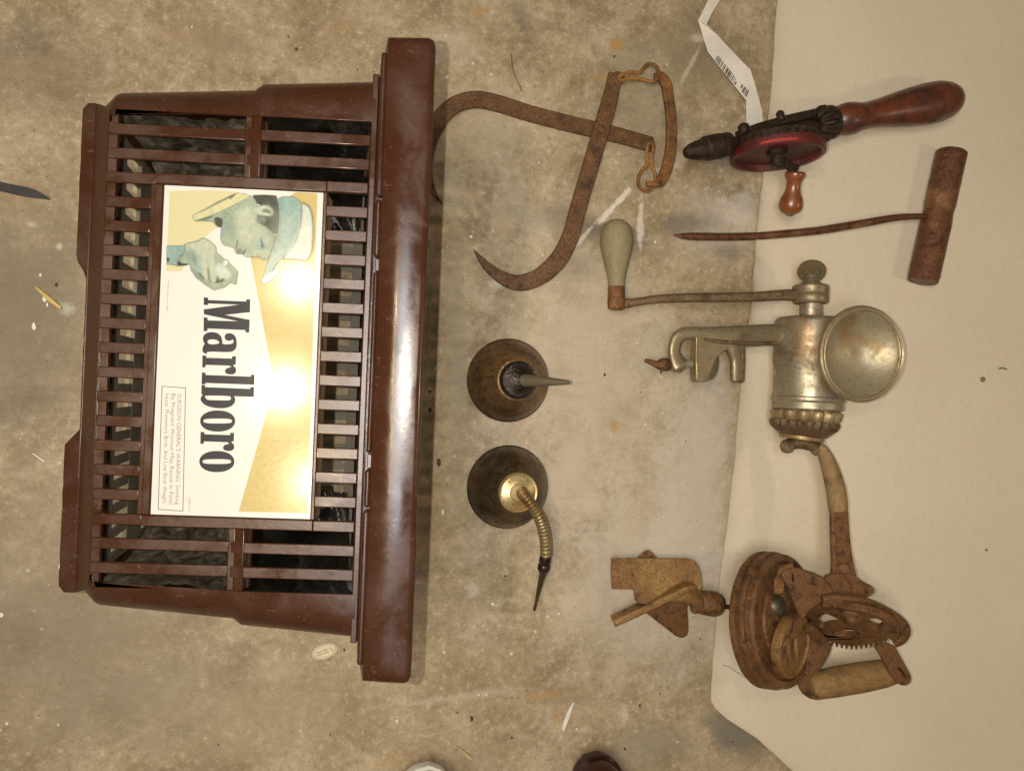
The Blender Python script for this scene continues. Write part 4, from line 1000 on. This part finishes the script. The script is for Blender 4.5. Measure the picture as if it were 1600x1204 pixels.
part('lid', disc(lc, l1, l2, ln_, [(RL * f, h) for f, h in ((.88, -.0275), (.985, -.028), (1.0, -.0265), (1.0, -.0225), (.985, -.0215), (.945, -.0205), (.945, -.0180), (.985, -.0170), (.995, -.0155), (.995, -.0120), (.980, -.0108), (.940, -.0100), (.935, -.0055), (.965, -.0042), (.965, -.002), (.95, .0005), (.90, .0015), (.86, .0010), (.835, -.0060), (.56, -.0055), (.53, -.003), (.30, .0), (.10, .001))], 96, wob), rustL, ch, angle=32)
q = P(1222, 947, .080); mb = MB()
sb = sc(1222, 947, .08)
part('bearing', MB().lathe(q - ln_ * .012, q + ln_ * .004, [(0, 20 * sb), (.3, 19 * sb), (.6, 16 * sb), (.85, 10 * sb), (1, 2 * sb)], 28), mat_tin('greasy_steel', (.16, .13, .09), (.045, .035, .022), (.10, .05, .025), 34, .6, .36, .58), ch)
fc, g1, g2, gn = frame(1242, 1010, .088, 78, .42)
rc = 50 * sc(1242, 1010, .08)
part('filler_cap', disc(fc, g1, g2, gn, [(rc * f, h) for f, h in ((.8, -.012), (.98, -.010), (1.0, -.002), (.97, .001), (.88, .0015), (.84, -.001), (.5, -.0005), (.42, .002), (.1, .0025))], 48), rustY, ch, angle=30)
part('cap_tab', MB().tube([P(1206, 1009, .094), P(1222, 1004, .099), P(1234, 999, .099)], 0, up=(0, 0, 1), rectw=[(.0045, .002), (.005, .002), (.0045, .002)]), rustG, ch, bevel=.0006)
part('cap_lug', MB().tube([P(1246, 1030, .094), P(1244, 1022, .097), P(1243, 1010, .099), P(1243, 996, .098)], [.002, .003, .003, .002], n=8), rustY, ch)
mb = MB().plate(smooth([(1221, 898), (1230, 886), (1262, 890), (1296, 906), (1304, 928), (1284, 940), (1266, 953), (1256, 969), (1246, 957), (1238, 931), (1229, 912)], 1), .098, .006)
part('bracket', mb, rustG, ch, bevel=.0015)
part('bracket_foot', MB().tube([P(1216, 925, .088), P(1217, 905, .090), P(1224, 892, .092), P(1240, 886, .094)], 0, up=(0, 0, 1), rectw=[(.006, .003), (.007, .003), (.007, .003), (.006, .003)]), rustL, ch, bevel=.001)
mb = MB().plate([(1237, 896), (1240.5, 896), (1241, 909), (1237.5, 909)], .0985, .001); part('bracket_slot', mb, blk, ch)
c = crom([(1311, 798, .070, 15.5), (1311, 815, .072, 15.8), (1313, 850, .076, 17), (1316, 880, .082, 19), (1318, 905, .088, 24)], 5)
part('strap', MB().tube([P(*a[:3]) for a in c], 0, up=(0, 0, 1), rectw=[(a[3] * sc(*a[:3]), .0035) for a in c]), rustG, ch, bevel=.001)
q = P(1318, 890, .0875); part('strap_rivet', MB().lathe(q, q + Vector((-.0005, 0, .0025)), [(0, .0085), (.6, .0075), (1, .004)], 16), rustG, ch)
mb = MB().plate(smooth([(1270, 914), (1290, 906), (1297, 896), (1335, 896), (1346, 907), (1362, 914), (1368, 922), (1360, 932), (1335, 936), (1300, 937), (1276, 932)], 1), .092, .007)
part('flange', mb, rustG, ch, bevel=.0022, seg=3)
c = crom([(1279, 697, .062, 5), (1284, 701, .063, 8.5), (1291, 716, .064, 11.5), (1299, 738, .066, 13.5), (1306, 765, .068, 14.8), (1309, 788, .069, 14.8), (1310, 799, .070, 14)], 5)
part('upper_grip', MB().tube([P(*a[:3]) for a in c], [a[3] * sc(*a[:3]) for a in c], n=24), oldwood2, ch, angle=50)
# gear wheel
gc, e1, e2, gn = frame(1327, 981, .085, -9, .45)
RG = 73 * sc(1327, 981, .08)
if gn.dot(CAMP - gc) < 0: gn = -gn
def onpl(p, h=0.0):
    d = (P(p[0], p[1], 0) - CAMP).normalized(); q = gc + gn * h
    return CAMP + d * ((q - CAMP).dot(gn) / d.dot(gn))
outl = smooth([(1253, 968), (1258, 957), (1270, 950), (1290, 948), (1320, 949), (1355, 955), (1385, 966), (1403, 982), (1404, 996), (1396, 1004)], 1, False)
for i in range(17):            # worn teeth along the lower edge
    x = 1394 - i * 7.6; y = 1007 + 1.5 * sin(i) * .3 - abs(x - 1338) ** 2 * .0042 + 3; k = 5.5 if 2 < i < 14 else 3
    outl += [(x, y - k * .2), (x - 2.2, y + k * .8), (x - 4.2, y + k * .8), (x - 5.4, y - k * .3)]
outl += [(1258, 986), (1254, 976)]
holes = [smooth([(1276, 972), (1286, 957), (1300, 962), (1322, 973), (1312, 976), (1296, 977), (1283, 981)], 1), smooth([(1351, 971), (1366, 964), (1382, 972), (1376, 982), (1366, 983)], 1),
         smooth([(1299, 990), (1315, 984), (1336, 984), (1345, 989), (1336, 994), (1318, 995)], 1)]
part('gear_wheel', MB().prism([outl] + holes, lambda p: onpl(p, .004), lambda p: onpl(p, .004) - gn * .008), rustG, ch, bevel=.0010, angle=30)
hb = onpl((1331, 964), .004)
part('gear_hub', disc(hb, e1, e2, gn, [(RG * .24, .0), (RG * .21, .0025), (RG * .13, .0040), (RG * .10, .0065), (RG * .07, .0075), (.0008, .008)], 32), rustG, ch)
c = crom([(1284, 938, .101, 9), (1302, 938, .104, 11), (1330, 940, .106, 12), (1360, 947, .105, 11), (1388, 959, .101, 9.5), (1407, 972, .096, 9), (1414, 986, .090, 8.5), (1408, 998, .085, 8), (1396, 1004, .081, 7)], 5)
part('guard_arm', MB().tube([P(*a[:3]) for a in c], 0, up=(0, -.35, 1), rectw=[(a[3] * sc(*a[:3]), .0045) for a in c]), rustG, ch, bevel=.0015, seg=3)
mb = MB().plate([smooth([(1366, 1008), (1396, 1003), (1408, 1026), (1420, 1046), (1426, 1060), (1420, 1071), (1405, 1070), (1393, 1056), (1383, 1036), (1374, 1018)], 1)], .070, .005)
part('crank', mb, rustG, ch, bevel=.0012)
mb = MB().tube([P(1405, 1043, .0712), P(1410, 1049, .0712), P(1414, 1056, .0712)], 0, up=(0, 0, 1), rectw=[(.0014, .0006)] * 3); part('crank_slot', mb, blk, ch)
sg = sc(1330, 1060, .05)
part('lower_grip', MB().lathe(P(1262, 1072, .046), P(1398, 1048, .052), [(0, 12 * sg), (.01, 18 * sg), (.06, 21 * sg), (.3, 22.6 * sg), (.6, 23 * sg), (.85, 21.5 * sg), (.97, 18.5 * sg), (1, 10 * sg)], 32), oldwood, ch)
mb = MB().plate(smooth([(1242, 1052), (1264, 1042), (1275, 1035), (1283, 1048), (1268, 1056), (1264, 1070), (1270, 1084), (1284, 1091), (1268, 1093), (1256, 1084), (1250, 1068)], 1), .062, .008)
part('grip_bracket', mb, rustL, ch, bevel=.0015)
mb = MB().plate(smooth([(1272, 985), (1302, 1005), (1298, 1020), (1286, 1038), (1274, 1050), (1258, 1060), (1262, 1030), (1266, 1005)], 1), .068, .006)
part('side_bracket', mb, rustL, ch, bevel=.0012)
part('pinion', MB().lathe(P(1262, 978, .084), P(1286, 1003, .074), [(0, .005), (.05, .0075), (.95, .0075), (1, .004)], 36, lambda j, k: .8 + (.08 if (k // 2) % 2 else -.06)), rustA, ch, angle=25)
# dasher
part('rod', MB().tube([P(1170, 951, .036), P(1124, 946, .031)], [.0030, .0030], n=10), blk, ch)
sd_ = sc(1108, 943, .03)
part('dasher_hub', MB().lathe(P(1128, 945, .030), P(1080, 938, .028), [(0, 8 * sd_), (.03, 14 * sd_), (.1, 17 * sd_), (.25, 19.5 * sd_), (.6, 19 * sd_), (.85, 17 * sd_), (1, 10 * sd_)], 28, lambda j, k: 1 + .03 * noise.noise(Vector((j, k * .5, 2)))), rustG, ch)
def pl(name, pts, z, t, mat, tilt=None, sm=0):
    if sm: pts = smooth(pts, sm)
    zf = (lambda p: z) if tilt is None else tilt
    mb = MB(); mb.prism([pts], lambda p: P(p[0], p[1], zf(p)), lambda p: P(p[0], p[1], zf(p)) - Vector((0, 0, t)))
    return part(name, mb, mat, ch, bevel=.0007)
pl('paddle', [(988, 880), (1004, 864), (1008, 861), (1013, 859), (1017, 861), (1033, 876), (1020, 890)], .012, .003, rustG)
pl('paddle', [(956, 872), (1060, 872), (1076, 872.5), (1086, 876), (1092, 884), (1095.5, 896), (1097, 916), (1094, 926), (1072, 934), (1046, 940), (1000, 943), (993, 938), (991, 921), (957, 920), (955.5, 900)], .034, .003, rustY, lambda p: .020 + .016 * (p[1] - 872) / 60)
pl('paddle', [(1004, 953), (1030, 935), (1075, 918), (1080, 925), (1074, 950), (1076, 985), (1074, 992), (1069, 995.5), (1062, 996), (1056, 993)], .020, .003, rustG, lambda p: .030 - .018 * (p[1] - 918) / 78)
c = crom([(957, 970, .022, 5.5), (985, 957, .027, 6), (1015, 943, .033, 6), (1045, 929, .037, 6), (1068, 918, .040, 5.5), (1082, 914, .040, 4)], 5)
part('paddle', MB().tube([P(*a[:3]) for a in c], 0, up=(0, 0, 1), rectw=[(a[3] * sc(*a[:3]), .010) for a in c]), rustY, ch, bevel=.001)
c = [(1058, 935, .038), (1072, 930, .042), (1085, 932, .040), (1090, 942, .036), (1084, 955, .030)]
part('weld_lump', MB().tube([P(*a) for a in c], [.004, .009, .010, .009, .004], n=12), rustY, ch)

# ------------------------------------------------------------------ toes of two shoes at the lower edge of the picture
def shoe(name, label, tip, ang, length, hw, hh, mat, wr):
    root = thing(name, label, 'shoe', (tip.x, tip.y, 0))
    d = Vector((cos(ang), sin(ang), 0)); sd = Vector((-sin(ang), cos(ang), 0)); rings = []
    for i in range(22):
        t = i / 21; x = length * t * t * .6 + length * t * .4
        q_ = min(1, sqrt(max(0, 1 - (1 - min(x / (hw * 1.25), 1)) ** 2)))
        w_ = max(hw * q_, .0008); h_ = max(hh * (q_ ** .8) * (1 + .35 * t), .001)
        ring = []
        for k in range(24):
            a = 2 * pi * k / 24; yy = cos(a); zz = sin(a)
            rr = 1 + wr * noise.noise(Vector((x * 60, yy * 2.4, zz * 2.4)))
            ring.append(tip + d * x + sd * (w_ * yy * rr) + Vector((0, 0, .012 + (h_ * max(zz, 0) ** .8 * rr if zz > 0 else .008 * zz))))
        rings.append(ring)
    part('upper', MB().rings(rings), mat, root, angle=60)
    sole = []
    for i in range(22):
        t = i / 21; x = length * t * t * .6 + length * t * .4 - .004
        q_ = min(1, sqrt(max(0, 1 - (1 - min((x + .004) / (hw * 1.3), 1)) ** 2)))
        w_ = max((hw + .003) * q_, .001)
        sole.append([tip + d * x + sd * (w_ * a) + Vector((0, 0, b)) for a, b in ((-1, 0), (1, 0), (1, .009), (.9, .011), (-.9, .011), (-1, .009))])
    part('sole', MB().rings(sole), mat, root)
white_cloth = mat_flat('white_canvas', (.62, .60, .52), .8, noise_amt=.15, scale=30, bumps=.0008)
leather = mat_flat('dark_brown_leather', (.040, .012, .007), .28, noise_amt=.5, scale=50, bumps=.0002)
shoe('shoe', 'rounded toe of a whitish cloth shoe at the bottom edge', P(668, 1194, .02), radians(-98), .20, .030, .032, white_cloth, .05)
shoe('shoe', 'glossy dark brown shoe toe at the bottom edge', P(914, 1182, .02), radians(-62), .20, .026, .030, leather, .0)

# ------------------------------------------------------------------ small litter on the floor
stk = thing('oval_sticker', 'small cream oval sticker with two printed lines lying below the basket', 'sticker', tuple(P(507, 1017)))
def oval(a, b, n=36, cx=507, cy=1017, ang=-20):
    t = radians(ang); return [(cx + a * cos(x) * cos(t) - b * sin(x) * sin(t), cy + a * cos(x) * sin(t) + b * sin(x) * cos(t)) for x in [2 * pi * i / n for i in range(n)]]
sp_ = part('sticker_paper', MB().plate(oval(20.5, 11), .0012, .0006), mat_flat('cream_sticker', (.66, .57, .38), .5, noise_amt=.08), stk)
stm = mat_flat('sticker_ink', (.20, .16, .10), .6)
mb = MB(); mb.prism([oval(18.8, 9.4), oval(18.0, 8.7)], lambda p: P(p[0], p[1], .0014), None); part('printed_ring', mb, stm, sp_, smooth_=False)
mb = MB(); random.seed(5)
for row, (x0, x1, yy) in enumerate(((-12.5, 11.0, -1.6), (-14, 13.5, 2.6))):     # print too worn to read
    x = x0
    while x < x1:
        w_ = random.uniform(.8, 1.7)
        if random.random() > .14:
            t = radians(-20)
            f = lambda a, b: P(507 + a * cos(t) - b * sin(t), 1017 + a * sin(t) + b * cos(t), .0014)
            mb.add([f(x, yy - 1.1), f(x + w_ * .7, yy - 1.1), f(x + w_ * .7, yy + .9), f(x, yy + .9)], [(0, 1, 2, 3)])
        x += w_ + .35
part('worn_print', mb, stm, sp_, smooth_=False, weld=False)['kind'] = 'stuff'
random.seed(7)
def flake(name, label, cat, pts, z, t, mat, **k):
    mb = MB().plate(pts, z, t); return single(name, label, cat, mb, mat, **k)
flake('dark_strip', 'pointed dark grey strip lying at the left edge of the floor', 'strip', smooth([(-30, 276), (0, 284), (24, 289), (46, 293), (62, 300), (76, 309), (80, 312), (66, 310), (44, 308), (20, 303), (0, 298), (-30, 294)], 1), .003, .002, mat_flat('dark_rubber', (.038, .036, .028), .7, noise_amt=.5, scale=90, bumps=.0004), bevel=.0006)
strawm = mat_flat('yellow_straw', (.55, .38, .07), .5, noise_amt=.2)
strawp = mat_flat('pale_sliver', (.50, .38, .17), .6, noise_amt=.2)
whitep = mat_flat('white_flake', (.74, .70, .62), .6, noise_amt=.08)
flake('straw', 'yellow straw lying flat left of the basket', 'straw', [(54, 446), (58, 448), (76, 462), (96, 480), (94, 483), (72, 468), (56, 451)], .003, .0015, strawm, bevel=.0003)
flake('wood_sliver', 'pale wood sliver lying near the white shoe toe', 'sliver', [(715, 1166), (719, 1168), (738, 1184), (736, 1187), (728, 1182)], .003, .0015, strawp, bevel=.0003)
flake('paper_shred', 'narrow white paper shred left of the brown shoe toe', 'shred', smooth([(898, 1094), (895, 1102), (888, 1125), (881, 1142), (878, 1141), (880, 1128), (888, 1108)], 1), .002, .0008, whitep)
flake('paper_shred', 'thin pale shred on the concrete left of the foot of the basket', 'shred', [(50, 708), (53, 708), (70, 720), (69, 722)], .002, .0008, whitep)
mb = MB().tube([P(*a) for a in crom([(799, 84, .0012), (800, 98, .002), (803, 115, .0022), (809, 128, .0015), (816, 143, .0012)], 5)], .0004, n=5)
single('thread', 'thin reddish brown thread on the concrete above the tongs', 'thread', mb, mat_flat('red_thread', (.11, .04, .02), .7))
mb = MB().tube([P(*a) for a in crom([(1128, 1038, .0042), (1140, 1042, .0050), (1155, 1052, .0050), (1172, 1062, .0044)], 5)], .00022, n=5)
single('thread', 'fine dark hair on the beige card left of the churn lid', 'thread', mb, mat_flat('hair', (.12, .09, .06), .7))
# scattered chips, nobody could count them
def chips(name, spots, count, smin, smax, mat, seed):
    random.seed(seed); mb = MB()
    pts = list(spots)
    for _ in range(count): pts.append((random.uniform(0, 1180), random.uniform(0, 1204), random.uniform(smin, smax)))
    for x, y, r in pts:
        if x > edge_x(min(max(y, -50), 1270)) - 8: continue
        a0 = random.uniform(0, 6.28); n_ = random.randint(4, 6); st_ = random.uniform(1, 2.2)
        pl_ = [(x + r * random.uniform(.6, 1.1) * (cos(a0 + 6.283 * i / n_)), y + r * st_ * random.uniform(.6, 1.1) * sin(a0 + 6.283 * i / n_)) for i in range(n_)]
        c_ = [P(px_, py_, .0012) for px_, py_ in pl_]; lo = [Vector((q.x, q.y, .0001)) for q in c_]
        mb.add(c_ + lo, [tuple(range(n_))] + [(i, (i + 1) % n_, (i + 1) % n_ + n_, i + n_) for i in range(n_)])
    o = part(name, mb, mat, None, smooth_=False, weld=False); o['kind'] = 'stuff'; o['label'] = 'tiny loose chips scattered over the concrete'; return o
chips('white_chips', [(736, 370, 3.2), (70, 467, 3.6), (74, 476, 2.4), (63, 430, 2.4), (692, 800, 3), (697, 56, 2), (770, 943, 3), (620, 1126, 2), (873, 958, 2), (945, 344, 1.5), (300, 42, 1.8), (680, 575, 2.6), (770, 360, 1.5), (53, 510, 4), (2, 960, 4), (93, 885, 2.5), (760, 1085, 1.8), (748, 1085, 1.4)], 60, .5, 1.3, whitep, 3)
chips('dark_grit', [(672, 612, 2.6), (672, 640, 3.2), (737, 1122, 3.2), (686, 722, 4), (516, 1147, 1.6), (715, 1113, 1.5), (1000, 1102, 1.6), (538, 1015, 2), (960, 88, 2), (450, 57, 1.8), (463, 77, 2.4), (88, 445, 2.6), (800, 1152, 2), (800, 1090, 1), (977, 1170, 2), (945, 585, 1.8), (1033, 582, 2), (790, 900, 1.6)], 60, .4, 1.1, mat_flat('dark_grit_m', (.05, .04, .03), .8), 4)

# ------------------------------------------------------------------ thin sticks lying inside the basket
def stick(label, a, b, z, r, mat):
    A_, B_ = P(*a, z), P(*b, z * .9); m_ = (A_ + B_) / 2 + Vector((0, .0008, 0))
    single('thin_stick', label, 'stick', MB().tube([A_, m_, B_], [r, r, r * .8], n=6), mat, group='thin sticks inside the basket')
stick('bright yellow straw seen through the basket slots near its foot', (203, 238), (228, 268), .012, .0011, strawm)
palest = mat_flat('pale_reed', (.30, .25, .17), .4, noise_amt=.4)
stick('thin pale stick inside the basket behind its topmost long slot', (235, 182), (325, 174), .05, .0008, palest)
stick('thin pale stick inside the basket behind its second long slot', (275, 230), (360, 223), .05, .0010, palest)
stick('long pale stick inside the basket behind the lowest long slots but one', (270, 862), (400, 872), .05, .0009, palest)
stick('short thick pale stick inside the basket near its lower corner', (262, 872), (335, 877), .045, .0012, palest)

# crumpled dusty plastic sheet lying in the basket
def liner(name, label, U0, U1, skip, mat, seed, base):
    mb = MB(); NU, NV = 46, 100; rows_ = []
    for i in range(NU):
        u = U0 + (U1 - U0) * i / (NU - 1)
        for j in range(NV):
            v = -198 + 396 * j / (NV - 1)
            hwu = 191 + max(u, 0) * .075 - 5
            tt = abs(v) / 198
            nz_ = 9 * noise.noise(Vector((u * .03 + v * .012, v * .02 - u * .01, seed))) + 5 * noise.noise(Vector((u * .09 + v * .05, v * .03, seed + 4))) + 2.0 * abs(noise.noise(Vector((u * .16 + v * .10, v * .05, seed))))
            if tt < .6: vv_ = tt / .6 * (hwu - 30); z = base + nz_
            else:
                e = (tt - .6) / .4; vv_ = hwu - 30 + 27 * sin(min(1, e * 1.6) * pi / 2) - .5 * abs(nz_) * e; z = base + nz_ * (1 - e) + 205 * max(0, e) ** 1.25
            rows_.append(BM @ Vector((u / 1000, (vv_ if v > 0 else -vv_) / 1000, max(z, 8.5) / 1000)))
    fs = []
    for i in range(NU - 1):
        for j in range(NV - 1):
            if skip(U0 + (U1 - U0) * i / (NU - 1), -198 + 396 * j / (NV - 1)): continue
            a = i * NV + j; fs.append((a, a + NV, a + NV + 1, a + 1))
    mb.add(rows_, fs)
    single(name, label, 'plastic sheet', mb, mat, angle=60)
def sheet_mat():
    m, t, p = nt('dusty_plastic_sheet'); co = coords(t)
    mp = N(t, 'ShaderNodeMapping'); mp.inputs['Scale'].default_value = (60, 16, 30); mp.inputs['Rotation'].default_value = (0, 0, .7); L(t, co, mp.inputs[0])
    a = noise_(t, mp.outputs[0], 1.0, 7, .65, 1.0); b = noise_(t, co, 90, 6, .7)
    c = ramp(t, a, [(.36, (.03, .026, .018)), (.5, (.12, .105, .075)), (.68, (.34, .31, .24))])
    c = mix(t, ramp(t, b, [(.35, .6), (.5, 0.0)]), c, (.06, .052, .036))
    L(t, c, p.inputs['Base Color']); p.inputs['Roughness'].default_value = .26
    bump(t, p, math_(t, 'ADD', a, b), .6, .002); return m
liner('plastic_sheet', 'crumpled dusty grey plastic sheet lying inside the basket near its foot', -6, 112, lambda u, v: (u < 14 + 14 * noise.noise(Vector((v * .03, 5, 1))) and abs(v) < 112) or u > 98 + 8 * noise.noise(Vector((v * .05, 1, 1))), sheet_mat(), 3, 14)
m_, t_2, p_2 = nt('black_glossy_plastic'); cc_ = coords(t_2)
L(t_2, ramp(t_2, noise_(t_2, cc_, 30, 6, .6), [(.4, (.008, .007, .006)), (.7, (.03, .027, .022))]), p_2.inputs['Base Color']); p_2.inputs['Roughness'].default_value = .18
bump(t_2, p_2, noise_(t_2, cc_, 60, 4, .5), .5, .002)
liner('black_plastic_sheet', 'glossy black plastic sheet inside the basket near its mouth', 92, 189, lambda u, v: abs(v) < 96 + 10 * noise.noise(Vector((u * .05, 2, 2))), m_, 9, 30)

mkm = mat_flat('pencil_grey', (.20, .17, .12), .7)
for lb, pts in (('small dark smudge on the beige card, right of the hopper', [(1533, 590), (1537, 588), (1541, 592), (1537, 597), (1533, 595)]), ('faint curved scratch mark at the right side of the beige card', [(1561, 575), (1567, 573), (1574, 576), (1573, 578), (1567, 575.4), (1562, 577)]),
                ('tiny brown speck on the lower right part of the beige card', [(1540, 858), (1543, 857), (1544, 860), (1541, 861)]), ('small brown speck on the card below the crank arm', [(1189, 353), (1194, 352), (1196, 354), (1190, 355)])):
    flake('card_mark', lb, 'mark', pts, .0042, .0006, mkm, smooth_=False)
